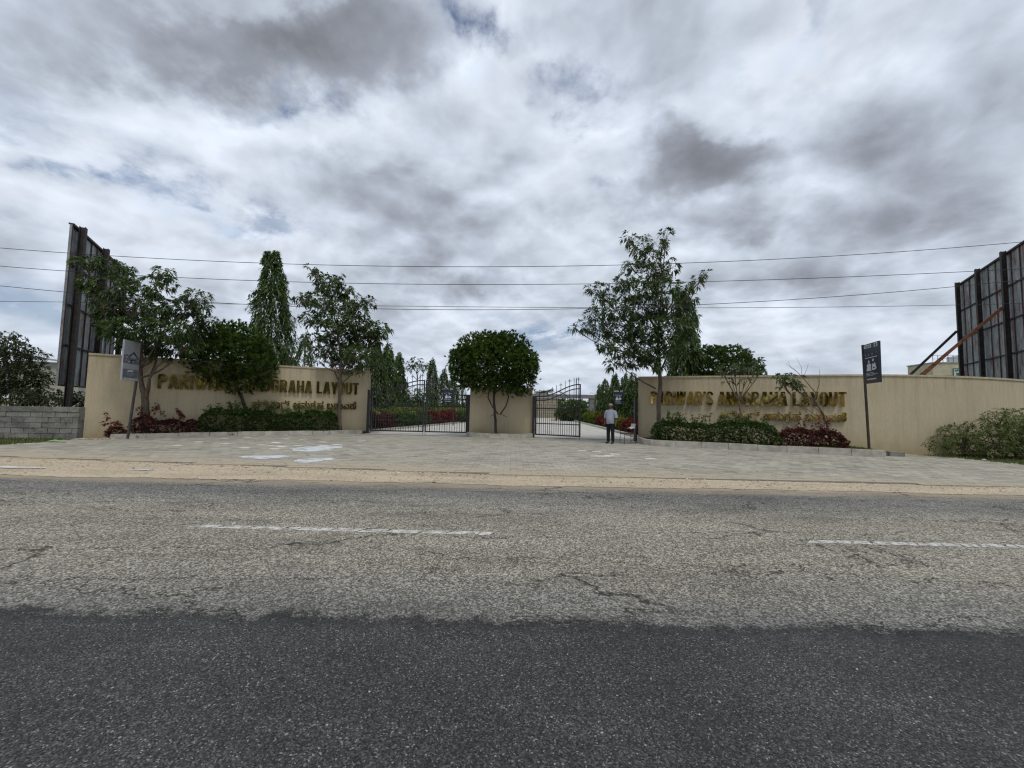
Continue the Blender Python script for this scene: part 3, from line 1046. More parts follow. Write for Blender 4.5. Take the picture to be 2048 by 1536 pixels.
boundary(WL, 3.15, 'long cream rendered wall with gold lettering left of the gates')
boundary(WR, 2.97, 'long curving cream rendered wall with gold lettering right of the gates')
t = thing('boundary_wall', 'short cream wall between the two gates behind the round tree', 'wall', (-2.0, 18.5, 0))
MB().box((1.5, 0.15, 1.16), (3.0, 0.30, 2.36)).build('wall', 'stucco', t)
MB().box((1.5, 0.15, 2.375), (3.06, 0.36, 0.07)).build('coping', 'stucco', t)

# concrete block wall on the left
bw = thing('block_wall', 'low weathered grey concrete block wall at the left edge', 'wall', (-15.56, 14.0, 0), math.atan2(-0.9, -9.4))
Lb = 11.0
MB().box((Lb / 2, -0.10, 0.47), (Lb, 0.178, 0.98)).build('mortar_core', 'block', bw)
for r_ in range(5):
    x = -0.0 if r_ % 2 == 0 else -0.2
    while x < Lb:
        w_ = 0.375
        x0 = max(x, 0.01); x1 = min(x + w_, Lb)
        if x1 - x0 > 0.08:
            MB().box(((x0 + x1) / 2, random.uniform(-.012, .004), 0.10 + r_ * 0.192), (x1 - x0, 0.20 + random.uniform(-.01, .012), 0.178), tint=random.random()).build('block', 'block', bw)
        x += 0.392
x = 0.0
while x < Lb:
    w_ = random.uniform(0.8, 1.3)
    MB().box((x + w_ / 2, -0.02, 1.06 + random.uniform(-.006, .006)), (w_ - 0.006, 0.27, 0.165), tint=random.random()).build('coping_slab', 'block', bw)
    x += w_
for ch in bw.children:      # the wall runs to the left: flip local side to the camera
    ch.location.y = 0.0


# kerbs
def kerb(pts, label, h=0.19, w=0.13, seg=0.92, z0=0.0, name='kerb'):
    pa = Path(pts, 0.2)
    k = thing(name, label, 'kerb', (pa.p[0].x, pa.p[0].y, 0))
    o = Vector((pa.p[0].x, pa.p[0].y))
    s = 0.0
    while s < pa.L - 0.1:
        e = min(s + seg, pa.L)
        n = max(2, int((e - s) / 0.3) + 1)
        pp = [pa.at(s + 0.006 + (e - s - 0.012) * i / (n - 1))[0] - o for i in range(n)]
        mb = MB(); strip(mb, pp, random.uniform(-.008, .008), w, z0, z0 + h + random.uniform(-.008, .008), tint=random.random())
        mb.build('kerb_stone', 'kerb', k)
        s = e
    return k


kerb(KL, 'concrete kerb edging the planting bed along the left wall', h=0.22)
kerb(KR, 'concrete kerb edging the planting bed along the right wall', h=0.27, w=0.16)
el = [(-0.5 + 1.62 * math.cos(a), 18.47 + 0.92 * math.sin(a)) for a in [math.pi + math.pi * i / 12 for i in range(13)]]
kerb(el, 'curved kerb round the small bed under the middle tree', h=0.25, w=0.13, seg=0.5)
kerb([(6.55, 19.6), (6.75, 26), (6.95, 34), (7.3, 48)], 'low kerb along the right side of the inner driveway', h=0.16, w=0.14, seg=1.2)
kerb([(-7.45, 20.2), (-5.7, 27.5), (-3.95, 35.2), (-2.9, 42)], 'low kerb along the left side of the inner driveway', h=0.14, w=0.14, seg=1.2)

# soil in the beds
wl_in = [WL.at(q)[0] for q in np.linspace(0.9, WL.L, 12)]
sheet('planting_soil', [(p[0] + 0.03, p[1] + 0.08) for p in KL] + [(p.x, p.y) for p in wl_in[::-1]], 0.14, 'soil')
wr_in = [WR.at(q)[0] for q in np.linspace(0, WR.s_of_x(13.0), 14)]
sheet('planting_soil', [(p[0] + 0.02, p[1] + 0.08) for p in KR] + [(p.x, p.y) for p in wr_in[::-1]], 0.21, 'soil')
sheet('planting_soil', [(-0.5 + (p[0] + .5) * .95, 18.5 + (p[1] - 18.5) * .93) for p in el], 0.20, 'soil')


# ------------------------------------------------------------------ gold lettering
def text_mesh(s, off, sx, depth, h):
    cu = bpy.data.curves.new('letter', 'FONT')
    cu.body = s
    cu.size = 1.0
    cu.offset = off
    cu.extrude = depth / 2
    cu.resolution_u = 4
    o = bpy.data.objects.new('letter', cu)
    COL.objects.link(o)
    dg = bpy.context.evaluated_depsgraph_get()
    me = bpy.data.meshes.new_from_object(o.evaluated_get(dg))
    bpy.data.objects.remove(o)
    bpy.data.curves.remove(cu)
    return me


def islands(me):
    n = len(me.vertices)
    par = list(range(n))

    def find(a):
        while par[a] != a:
            par[a] = par[par[a]]
            a = par[a]
        return a
    for e in me.edges:
        a, b = find(e.vertices[0]), find(e.vertices[1])
        if a != b: par[a] = b
    return [find(i) for i in range(n)]


def place_letter(parent, me, path, s0, zb, scale_x, scale_z, depth, standoff, o2, extra=None):
    """bend the glyph's flat outline on to the wall line"""
    co = [v.co.copy() for v in me.vertices]
    isl = islands(me)
    ids = {k: i for i, k in enumerate(sorted(set(isl)))}
    for i, v in enumerate(me.vertices):
        s = s0 + co[i].x * scale_x
        p, d = path.at(s)
        nrm = Vector((d.y, -d.x))       # towards the road
        q = p + nrm * (standoff + co[i].z + 0.0012 * ids[isl[i]])
        v.co = (q.x - o2.x, q.y - o2.y, zb + co[i].y * scale_z)
    me.update()
    return link('letter', me, 'gold' if path is WR else 'gold_flat', parent)


T_ = .172      # stroke width for a cap height of 1
_bowl = lambda y0, y1: [(.08, y1 - .07), (.26, y1 - .07), (.355, y1 - .13), (.375, (y0 + y1) / 2), (.355, y0 + .13), (.26, y0 + .07), (.08, y0 + .07)]
GLYPH = {   # 's' centre-line strokes, 'd' diagonal strokes cut level at their ends; last number is the width
    'P': ([('d', (.08, 0), (.08, 1)), ('s', _bowl(.43, 1.0))], .45),
    'R': ([('d', (.08, 0), (.08, 1)), ('s', _bowl(.45, 1.0)), ('d', (.25, .50), (.385, 0))], .465),
    'A': ([('d', (.075, 0), (.215, 1)), ('d', (.405, 0), (.265, 1)), ('s', [(.14, .27), (.34, .27)])], .48),
    'I': ([('d', (.08, 0), (.08, 1))], .16),
    'W': ([('d', (.20, 0), (.075, 1)), ('d', (.20, 0), (.325, 1)), ('d', (.45, 0), (.325, 1)), ('d', (.45, 0), (.575, 1))], .65),
    'S': ([('s', [(.07, .28), (.08, .16), (.15, .075), (.23, .065), (.31, .075), (.37, .16), (.375, .28), (.32, .40), (.21, .49), (.12, .58), (.08, .70), (.09, .84), (.15, .92), (.22, .935), (.30, .92), (.36, .84), (.37, .73)])], .45),
    'N': ([('d', (.075, 0), (.075, 1)), ('d', (.375, 0), (.375, 1)), ('d', (.36, 0), (.09, 1))], .45),
    'U': ([('s', [(.08, 1), (.08, .28), (.10, .15), (.16, .08), (.225, .065), (.29, .08), (.35, .15), (.37, .28), (.37, 1)])], .45),
    'G': ([('s', [(.375, .70), (.36, .84), (.30, .92), (.225, .935), (.15, .92), (.09, .83), (.075, .68), (.075, .32), (.09, .17), (.15, .08), (.225, .065), (.30, .08), (.36, .16), (.375, .28), (.375, .47), (.22, .47)])], .455),
    'H': ([('d', (.075, 0), (.075, 1)), ('d', (.375, 0), (.375, 1)), ('s', [(.08, .51), (.37, .51)])], .45),
    'L': ([('d', (.08, 0), (.08, 1)), ('s', [(.08, .07), (.38, .07)])], .385),
    'Y': ([('d', (.22, 0), (.22, .44)), ('d', (.22, .40), (.07, 1)), ('d', (.22, .40), (.37, 1))], .44),
    'O': ([('s', [(.225, .935), (.15, .92), (.09, .83), (.075, .68), (.075, .32), (.09, .17), (.15, .08), (.225, .065), (.30, .08), (.36, .17), (.375, .32), (.375, .68), (.36, .83), (.30, .92), (.226, .935)])], .45),
    'T': ([('d', (.21, 0), (.21, 1)), ('s', [(.0, .93), (.42, .93)])], .42),
    "'": ([('d', (.05, .70), (.085, 1))], .13),
}


def glyph_mesh(ch, depth):
    strokes, w = GLYPH[ch]
    mb = MB()
    for i, st in enumerate(strokes):
        z0, z1 = -depth / 2, depth / 2 + .0016 * i
        if st[0] == 'd':
            (xa, ya), (xb, yb) = st[1], st[2]
            h_ = T_ / 2
            pl = [[(xa - h_, ya), (xa + h_, ya), (xb + h_, yb), (xb - h_, yb)]]
            L_ = [(xa - h_, ya), (xb - h_, yb)]; R2 = [(xa + h_, ya), (xb + h_, yb)]
        else:
            pts = st[1]; L_ = []; R2 = []
            hh = T_ / 2 * .92
            for k in range(len(pts)):
                a_ = Vector(pts[max(k - 1, 0)]); b_ = Vector(pts[min(k + 1, len(pts) - 1)])
                d_ = (b_ - a_).normalized()
                hw = hh * (1.0 - .10 * abs(d_.x))
                n_ = Vector((-d_.y, d_.x)) * hw
                L_.append((pts[k][0] + n_.x, pts[k][1] + n_.y)); R2.append((pts[k][0] - n_.x, pts[k][1] - n_.y))
        vs = []
        for l, r_ in zip(L_, R2):
            vs += [(l[0], l[1], z0), (r_[0], r_[1], z0), (r_[0], r_[1], z1), (l[0], l[1], z1)]
        fs = []
        m_ = len(L_)
        for k in range(m_ - 1):
            for e in range(4):
                f = (e + 1) % 4
                fs.append((k * 4 + e, k * 4 + 4 + e, k * 4 + 4 + f, k * 4 + f))
        fs += [(0, 1, 2, 3), ((m_ - 1) * 4 + 3, (m_ - 1) * 4 + 2, (m_ - 1) * 4 + 1, (m_ - 1) * 4)]
        mb.add(vs, fs)
    return mb.mesh('letter'), w


def lettering(text, path, x0, x1, zb, cap, label, name='sign_lettering'):
    s0, s1 = path.s_of_x(x0), path.s_of_x(x1)
    o2 = path.at(s0)[0]
    t = thing(name, label, 'sign', (o2.x, o2.y, 0), group='gold names on the cream walls')
    meshes = []
    adv = 0.0
    for ch in text:
        if ch == ' ':
            adv += 0.24
            continue
        me, w = glyph_mesh(ch, .05)
        meshes.append((me, adv))
        adv += w + 0.055
    adv -= .055
    k = (s1 - s0) / adv
    for me, a in meshes:
        for v in me.vertices: v.co.x += a
        place_letter(t, me, path, s0, zb, k, cap, 0.05, 0.075, o2)
    return t


def kannada(path, x0, x1, zb, h, label):
    s0, s1 = path.s_of_x(x0), path.s_of_x(x1)
    o2 = path.at(s0)[0]
    t = thing('sign_lettering', label, 'sign', (o2.x, o2.y, 0), group='gold names on the cream walls')
    seq = ["ಪ", "ರಿ", "ವಾ", "ರ್|s", " ", "ಅ", "ನು", "ಗ|r", "ಹ", " ", "ಬ", "ಡಾ", "ವ", "ಣೆ"]
    meshes = []
    adv = 0.0
    for cl_ in seq:
        if cl_ == ' ':
            adv += 0.34
            continue
        base = cl_.split('|')[0]
        me = text_mesh(base, 0.026, 1, 0.04, 1)
        xs = [v.co.x for v in me.vertices]
        w = max(xs) - min(xs)
        if '|' in cl_:
            mb = MB()
            x_ = max(xs) - 0.42
            if cl_.endswith('r'):
                pts = [(x_ - .12, -.02, 0), (x_ - .08, -.20, 0), (x_ + .10, -.28, 0), (x_ + .28, -.18, 0), (x_ + .30, .06, 0)]
            else:
                pts = [(x_ - .05, -.05, 0), (x_ + .0, -.25, 0), (x_ + .15, -.28, 0), (x_ + .20, -.12, 0), (x_ + .12, -.06, 0), (x_ + .3, -.22, 0), (x_ + .42, -.10, 0), (x_ + .40, .08, 0)]
            mb.tube(pts, 0.042, 5)
            bm = bmesh.new(); bm.from_mesh(me)
            m2 = mb.mesh('x'); bm.from_mesh(m2); bm.to_mesh(me); bm.free()
            bpy.data.meshes.remove(m2)
        meshes.append((me, adv - min(xs)))
        adv += w + 0.035
    k = (s1 - s0) / adv
    for me, a in meshes:
        for v in me.vertices: v.co.x += a
        place_letter(t, me, path, s0, zb, k, h / 0.62, 0.04, 0.06, o2)
    return t


EN = "PARIWAR'S ANUGRAHA LAYOUT"
lettering(EN, WR, 6.25, 12.75, 1.73, 0.56, 'gold English name on the right wall')
kannada(WR, 8.75, 12.75, 1.18, 0.25, 'gold Kannada name under the English name on the right wall')
lettering(EN, WL, -14.0, -7.55, 1.93, 0.56, 'gold English name on the left wall, partly behind a round tree')
kannada(WL, -11.35, -7.6, 1.22, 0.27, 'gold Kannada name on the left wall above the green hedge')


# ------------------------------------------------------------------ gates
def smooth(t):
    t = min(max(t, 0), 1)
    return t * t * (3 - 2 * t)


def gate_leaf(hinge, free, h_hinge, h_free, label, nbar=21, rod=True):
    hinge, free = Vector(hinge), Vector(free)
    d = free - hinge
    W = d.length
    t = thing('gate_leaf', label, 'gate', (hinge.x, hinge.y, 0.05), math.atan2(d.y, d.x), group='black steel entrance gate leaves')
    zb = 0.13
    zt = lambda u: h_hinge + (h_free - h_hinge) * smooth((u - 0.15) / 0.80)
    m = 'blackmetal'
    MB().box((0.03, 0, (zb + h_hinge) / 2), (0.06, 0.05, h_hinge - zb)).build('stile', m, t)
    MB().box((W - 0.03, 0, (zb + h_free) / 2), (0.06, 0.05, h_free - zb)).build('stile', m, t)
    MB().box((W / 2, 0, zb + 0.03), (W - 0.12, 0.046, 0.06)).build('bottom_rail', m, t)
    for z in (0.68, 1.38):
        MB().box((W / 2, 0, z), (W - 0.12, 0.044, 0.045)).build('rail', m, t)

    def curve(fn, u0, u1, name, w=0.042):
        n = 18
        pts = [(u * W, 0, fn(u)) for u in np.linspace(u0, u1, n)]
        mb = MB()
        vs = []
        for i, p in enumerate(pts):
            vs += [(p[0], -.021, p[2] - w / 2), (p[0], .021, p[2] - w / 2), (p[0], .021, p[2] + w / 2), (p[0], -.021, p[2] + w / 2)]
        fs = []
        for i in range(n - 1):
            for e in range(4):
                f = (e + 1) % 4
                fs.append((i * 4 + e, i * 4 + 4 + e, i * 4 + 4 + f, i * 4 + f))
        mb.add(vs, fs); mb.build(name, m, t)
    u0, u1 = 0.06 / W, 1 - 0.06 / W
    curve(zt, 0.0, 1.0, 'top_rail', 0.05)
    curve(lambda u: zt(u) - 0.19, u0, u1, 'curved_rail')
    zq = zt(0.52)
    curve(lambda u: zq - 0.02 - (zq - 1.72) * smooth((u - 0.52) / 0.42), 0.53, u1, 'cross_rail', 0.035)
    spear = [(-.0, .0), (.022, .02), (.0, .10), (-.022, .02)]
    for i in range(1, nbar):
        u = i / nbar
        x = u * W
        if x < 0.1 or x > W - 0.1: continue
        if i in (2, nbar - 2):
            bw_, full = 0.034, True
        else:
            bw_, full = 0.020, i % 2 == 0
        top = zt(u) + 0.24 if full else 1.38 + 0.16
        b = MB().box((x, 0, (zb + top) / 2 + 0.02), (bw_, bw_ * 0.9, top - zb - 0.04)).build('bar', m, t)
        f = MB()
        if full and i % 4 == 0:
            f.poly([(0, 0)] * 0 or [(x - .02, -.006), (x + .02, -.006), (x + .02, .006), (x - .02, .006)], top - 0.03, top - 0.01)
            for sg in (-1, 1):
                f.tube([(x, 0, top), (x + sg * .05, 0, top + .025), (x + sg * .085, 0, top - .04)], [.012, .012, .005], 5)
            f.tube([(x, 0, top - .01), (x, 0, top + .03), (x, 0, top + .13)], [.012, .018, .002], 5)
        else:
            k = 1.0 if full else 0.8
            f.tube([(x, 0, top - .01), (x, 0, top + .03 * k), (x, 0, top + .12 * k)], [.008, .016, .001], 5)
        f.build('spearhead', m, b)
    for z in (0.36, h_hinge - 0.28):
        MB().tube([(-0.045, 0, z - .05), (-0.045, 0, z + .05)], .022, 8).box((-0.02, 0, z), (0.05, 0.03, 0.05)).build('hinge', m, t)
    if rod:
        MB().tube([(W - 0.02, -.04, 0.0), (W - 0.02, -.04, 0.55)], .010, 6).build('drop_bolt', m, t)
    MB().box((W - 0.05, 0.005, 1.1), (0.07, 0.07, 0.14)).build('lock_case', m, t)
    return t


def gate_post(x, y, h, label):
    t = thing('gate_post', label, 'post', (x, y, 0), group='black steel gate posts')
    MB().box((0, 0, h / 2), (0.12, 0.12, h)).build('shaft', 'blackmetal', t)
    MB().box((0, 0, h + 0.012), (0.135, 0.135, 0.024)).build('cap', 'blackmetal', t)


gate_leaf((-6.82, 18.75), (-4.22, 18.66), 2.08, 2.62, 'closed gate leaf hinged on the left wall')
gate_leaf((-2.13, 18.62), (-4.17, 18.66), 1.93, 2.62, 'closed gate leaf hinged on the left side of the short middle wall', nbar=17)
gate_leaf((1.13, 18.32), (3.12, 17.42), 1.94, 2.50, 'half open gate leaf hinged right of the short middle wall')
gate_post(-6.93, 18.72, 2.15, 'black gate post against the end of the left wall')
gate_post(-2.07, 18.58, 2.0, 'black gate post at the left end of the short middle wall')
gate_post(1.05, 18.3, 1.98, 'black gate post at the right end of the short middle wall')
gate_post(5.60, 17.42, 1.95, 'black gate post at the end of the right wall beside the chair')


# ------------------------------------------------------------------ trees
def limb_pts(a, c, sag=0.0):
    a, c = Vector(a), Vector(c)
    m = (a + c) / 2 + Vector((random.uniform(-.12, .12), random.uniform(-.12, .12), -abs(c.x - a.x) * 0.22 + sag)) * 1.0
    return bez(a, m, c, 5)


def clump_tree(name, label, cat, trunk, trunk_r, clumps, Y, leafmat, barkmat='bark', k=8, L=0.19, W=0.06, dens=20.0, droop=0.45,
               depth=1.0, spread=0.95, shell=0.25, group=None, extra=None, limb_r=0.045, twigs=7, zmin=0.0, flat=1.0, upb=0.25, tb=0.0, rough=.08, toplimbs=False, shrink=1.0):
    """trunk: [(px, py, dY)], clumps: [(px, py, rx, ry)] measured at distance Y; every clump gets a depth of its own"""
    tp = [at(p[0], p[1], Y + (p[2] if len(p) > 2 else 0)) for p in trunk]
    base = Vector((tp[0].x, tp[0].y, zmin))
    t = thing(name, label, cat, base, group=group)
    wood = MB()
    tp = [p - base for p in tp]
    if tp[0].z > 0: tp[0].z = 0
    tr = np.interp(np.linspace(0, 1, len(tp)), np.linspace(0, 1, len(trunk_r)), trunk_r)
    sm = []; rr = []
    for i in range(len(tp) - 1):
        for j in range(3):
            f = j / 3
            jit = Vector((random.gauss(0, .012), random.gauss(0, .012), 0)) if (i or j) else Vector()
            sm.append(tp[i].lerp(tp[i + 1], f) + jit); rr.append(tr[i] + (tr[i + 1] - tr[i]) * f)
    sm.append(tp[-1]); rr.append(tr[-1])
    rr[0] *= 1.35
    wood.tube(sm, rr, 8)
    for e in (extra or []):
        pp = [at(p[0], p[1], Y + (p[2] if len(p) > 2 else 0)) - base for p in e[0]]
        pp2 = []
        for i in range(len(pp) - 1):
            pp2 += [pp[i].lerp(pp[i + 1], j / 3) for j in range(3)]
        pp2.append(pp[-1])
        wood.tube(pp2, list(np.linspace(e[1], e[2], len(pp2))), 6)
    parts = []
    PX = Y / F_PX
    zs = [p.z for p in sm]
    for (cx_, cy_, rx, ry) in clumps:
        c = at(cx_, cy_, Y) - base
        ra, rb = rx * PX * shrink, ry * PX * shrink
        off = abs(c.x - sm[-1].x)
        dy = random.uniform(-1, 1) * depth
        c.y += dy
        # keep apparent position while it moves in depth
        kk = (base.y + c.y) / Y
        c.x = (c.x + base.x) * kk - base.x
        c.z = ((c.z + base.z - CAM_H) * kk + CAM_H) - base.z
        ra *= kk; rb *= kk
        # limb
        j = 0
        want = c.z - 0.55 * abs(Vector((c.x - sm[0].x, c.y)).length) - 0.3
        for q in range(len(sm)):
            if zs[q] <= max(want, zs[-1] * 0.42): j = q
        if toplimbs: j = max(j, len(sm) - 2)
        a = sm[j]
        lp = limb_pts(a, c)
        r0 = min(limb_r, rr[j] * 0.8)
        wood.tube(lp, list(np.linspace(r0, 0.010, len(lp))), 5, caps=False)
        rdep = max((ra + rb) / 2, 0.25)
        vol = ra * rb * rdep
        n = max(4, int(dens * (vol ** 0.82) * 4.2))
        q = rand_ball(n, shell)
        q *= (1 + np.abs(RNG.normal(0, rough, n)))[:, None]
        q[:, 2] *= flat
        C = q * np.array([ra, rdep, rb]) + np.array(c)
        A = norm(q * np.array([1, 1, 0.8]) + np.array([0, 0, upb]) + RNG.normal(0, 0.25, (n, 3)))
        parts.append(whorls(C, A, k, L, W, spread, droop, tint=np.clip(RNG.normal(0.42 + tb + random.uniform(-.12, .12), 0.22, n), 0, 0.95)))
        for m_ in range(min(twigs, n)):
            e = Vector(C[m_])
            wood.tube([lp[-2], (lp[-1] + e) / 2 + Vector((0, 0, -.03)), e], [0.011, 0.008, 0.004], 4, caps=False)
    wood.build('trunk', barkmat, t, smooth=True)
    link('crown', cat_leaves('crown', parts, droop, 0.22), leafmat, t)
    return t


# tall open tree, right
clump_tree('leafy_tree', 'tall open leafy tree in front of the right wall, beside the gateway', 'tree',
           [(1317, 868), (1318, 800), (1321, 752), (1316, 700), (1318, 640), (1326, 560), (1331, 480)], [.105, .095, .085, .06, .045, .03, .012],
           [(1257, 474, 11, 13), (1282, 492, 22, 18), (1332, 471, 14, 13), (1323, 496, 13, 13), (1295, 514, 24, 15), (1261, 530, 14, 11), (1343, 530, 11, 16),
            (1293, 545, 34, 16), (1320, 548, 22, 14), (1245, 566, 25, 15), (1193, 580, 25, 12), (1210, 597, 22, 12), (1276, 578, 40, 20), (1323, 576, 32, 20),
            (1365, 576, 20, 12), (1393, 563, 12, 10), (1410, 549, 11, 8), (1229, 617, 36, 18), (1189, 628, 18, 12), (1286, 616, 40, 24), (1339, 612, 34, 24),
            (1373, 597, 20, 13), (1163, 651, 18, 7), (1146, 655, 7, 5), (1196, 654, 26, 14), (1245, 659, 42, 22), (1295, 659, 42, 25), (1345, 652, 34, 24), (1214, 685, 24, 13),
            (1245, 697, 36, 16), (1295, 700, 38, 20), (1340, 692, 26, 22), (1234, 727, 24, 10), (1270, 722, 30, 12), (1312, 728, 30, 12), (1385, 640, 12, 14), (1378, 680, 16, 16)],
           16.4, 'leaf_tree', k=9, L=0.205, W=0.052, dens=88, droop=0.5, depth=1.1, limb_r=.04,
           extra=[([(1311, 777, -.1), (1290, 766, -.3), (1267, 752, -.5), (1245, 735, -.6)], .035, .012),
                  ([(1320, 752, 0), (1300, 730, .3), (1275, 700, .5), (1240, 670, .4)], .05, .012),
                  ([(1320, 745, 0), (1340, 700, -.3), (1362, 640, -.2), (1385, 590, 0), (1405, 555, 0)], .045, .01)])

# spreading tree, far left
clump_tree('leafy_tree', 'spreading dark tree with forked trunk beside the pale sign on the left', 'tree',
           [(291, 868), (291, 830), (291, 797), (284, 765), (279, 735), (276, 700), (268, 640)], [.125, .12, .11, .07, .06, .05, .02],
           [(160, 524, 18, 10), (186, 526, 20, 11), (212, 530, 26, 14), (243, 543, 22, 16), (181, 566, 20, 14), (222, 575, 32, 20), (256, 556, 14, 14),
            (325, 546, 22, 10), (336, 563, 14, 14), (302, 572, 26, 16), (276, 570, 14, 12), (393, 594, 20, 16), (402, 614, 14, 16), (360, 614, 32, 18),
            (227, 617, 34, 20), (272, 615, 34, 22), (317, 617, 34, 20), (414, 642, 20, 14), (380, 657, 34, 20), (332, 657, 40, 22), (282, 657, 36, 22), (236, 657, 30, 18),
            (210, 640, 14, 14), (243, 677, 22, 11), (293, 690, 34, 14), (338, 694, 36, 16), (374, 688, 24, 16), (318, 708, 24, 8), (262, 700, 14, 8), (190, 600, 10, 10)],
           14.7, 'leaf_tree', k=9, L=0.19, W=0.060, dens=104, droop=0.6, depth=1.0, limb_r=.045,
           extra=[([(291, 800, 0), (297, 775, -.1), (299, 757, -.2), (313, 735, -.2), (345, 705, -.3)], .075, .02),
                  ([(298, 760, -.1), (310, 730, .2), (318, 690, .3), (325, 600, .2)], .05, .012)])

# airy tree by the left end of the gate
clump_tree('leafy_tree', 'airy tree with upswept branches at the gate end of the left wall', 'tree',
           [(680, 850), (679, 800), (680, 759), (682, 720), (676, 670), (665, 610), (652, 575)], [.10, .085, .08, .05, .04, .025, .01],
           [(620, 536, 9, 8), (634, 549, 11, 9), (655, 564, 22, 14), (680, 559, 12, 9), (670, 580, 32, 14), (704, 598, 22, 11), (738, 606, 15, 10), (604, 598, 15, 9),
            (632, 598, 24, 12), (647, 614, 24, 12), (686, 614, 30, 13), (714, 622, 24, 11), (615, 634, 16, 8), (640, 644, 24, 10), (677, 643, 34, 14), (714, 647, 30, 13),
            (754, 655, 22, 10), (774, 659, 8, 5), (738, 662, 24, 11), (630, 677, 16, 9), (654, 671, 20, 10), (687, 677, 34, 14), (724, 677, 34, 16), (757, 676, 15, 12), (647, 699, 20, 9),
            (681, 704, 34, 15), (719, 707, 34, 16), (748, 708, 13, 13), (692, 728, 28, 10), (727, 727, 22, 9), (637, 722, 11, 6), (712, 742, 16, 6)],
           18.3, 'leaf_tree', k=8, L=0.22, W=0.070, dens=90, droop=0.5, depth=1.2, limb_r=.035,
           extra=[([(679, 765, 0), (670, 745, .1), (655, 722, .2), (625, 690, .3), (608, 640, .3)], .03, .008),
                  ([(681, 770, 0), (700, 752, 0), (727, 744, -.1), (745, 725, -.2)], .03, .008)], tb=0.08)

ROUND = dict(k=7, L=0.15, W=0.046, droop=0.05, depth=0.25, spread=0.6, shell=0.42, upb=0.6, twigs=3, rough=.13, toplimbs=True)
# clipped round trees
clump_tree('round_tree', 'dense round clipped tree on a leaning trunk in front of the left lettering', 'tree',
           [(497, 858), (493, 822), (476, 780), (466, 745)], [.075, .07, .06, .05],
           [(460, 716, 62, 54), (418, 724, 42, 42), (506, 722, 42, 44), (436, 686, 44, 36), (482, 684, 44, 36), (400, 706, 24, 28), (528, 738, 22, 30), (436, 762, 40, 22),
            (486, 766, 44, 20), (460, 662, 28, 20), (524, 700, 20, 22)],
           16.5, 'leaf_round', 'bark_dark', dens=200, shrink=.90, **ROUND)
clump_tree('round_tree', 'dense dome shaped tree in the small kerbed bed between the gates', 'tree',
           [(993, 872), (992, 850), (989, 820), (988, 780), (988, 750)], [.075, .06, .055, .05, .04],
           [(987, 728, 60, 46), (945, 732, 42, 38), (1030, 732, 42, 38), (960, 700, 40, 32), (1012, 698, 42, 30), (924, 726, 24, 28), (1050, 732, 22, 32), (990, 686, 34, 18),
            (1046, 762, 22, 24), (926, 756, 22, 18), (960, 765, 34, 16), (1010, 764, 34, 18), (1032, 778, 16, 14), (1062, 742, 12, 18), (912, 712, 10, 14)],
           18.1, 'leaf_round', 'bark_dark', dens=250,
           extra=[([(996, 828), (984, 812), (976, 795), (978, 782)], .032, .022), ([(1001, 828), (1012, 812), (1017, 795), (1014, 780)], .032, .022),
                  ([(980, 833), (989, 828), (998, 828), (1006, 830), (1013, 834)], .014, .014), ([(978, 787), (966, 786), (958, 796)], .014, .008)], **ROUND)
clump_tree('round_tree', 'broad dark bushy tree behind the right wall, left of the thin bare tree', 'tree',
           [(1445, 858), (1445, 820), (1445, 780)], [.09, .08, .06],
           [(1440, 735, 60, 38), (1400, 742, 34, 28), (1480, 742, 38, 30), (1418, 714, 34, 20), (1455, 712, 40, 20), (1505, 748, 22, 20), (1385, 755, 20, 22), (1440, 765, 60, 20)],
           22.0, 'leaf_round', 'bark_dark', dens=110, k=8, L=0.16, W=0.055, droop=0.1, depth=0.4, spread=0.8, shell=0.5, upb=0.5, twigs=2)


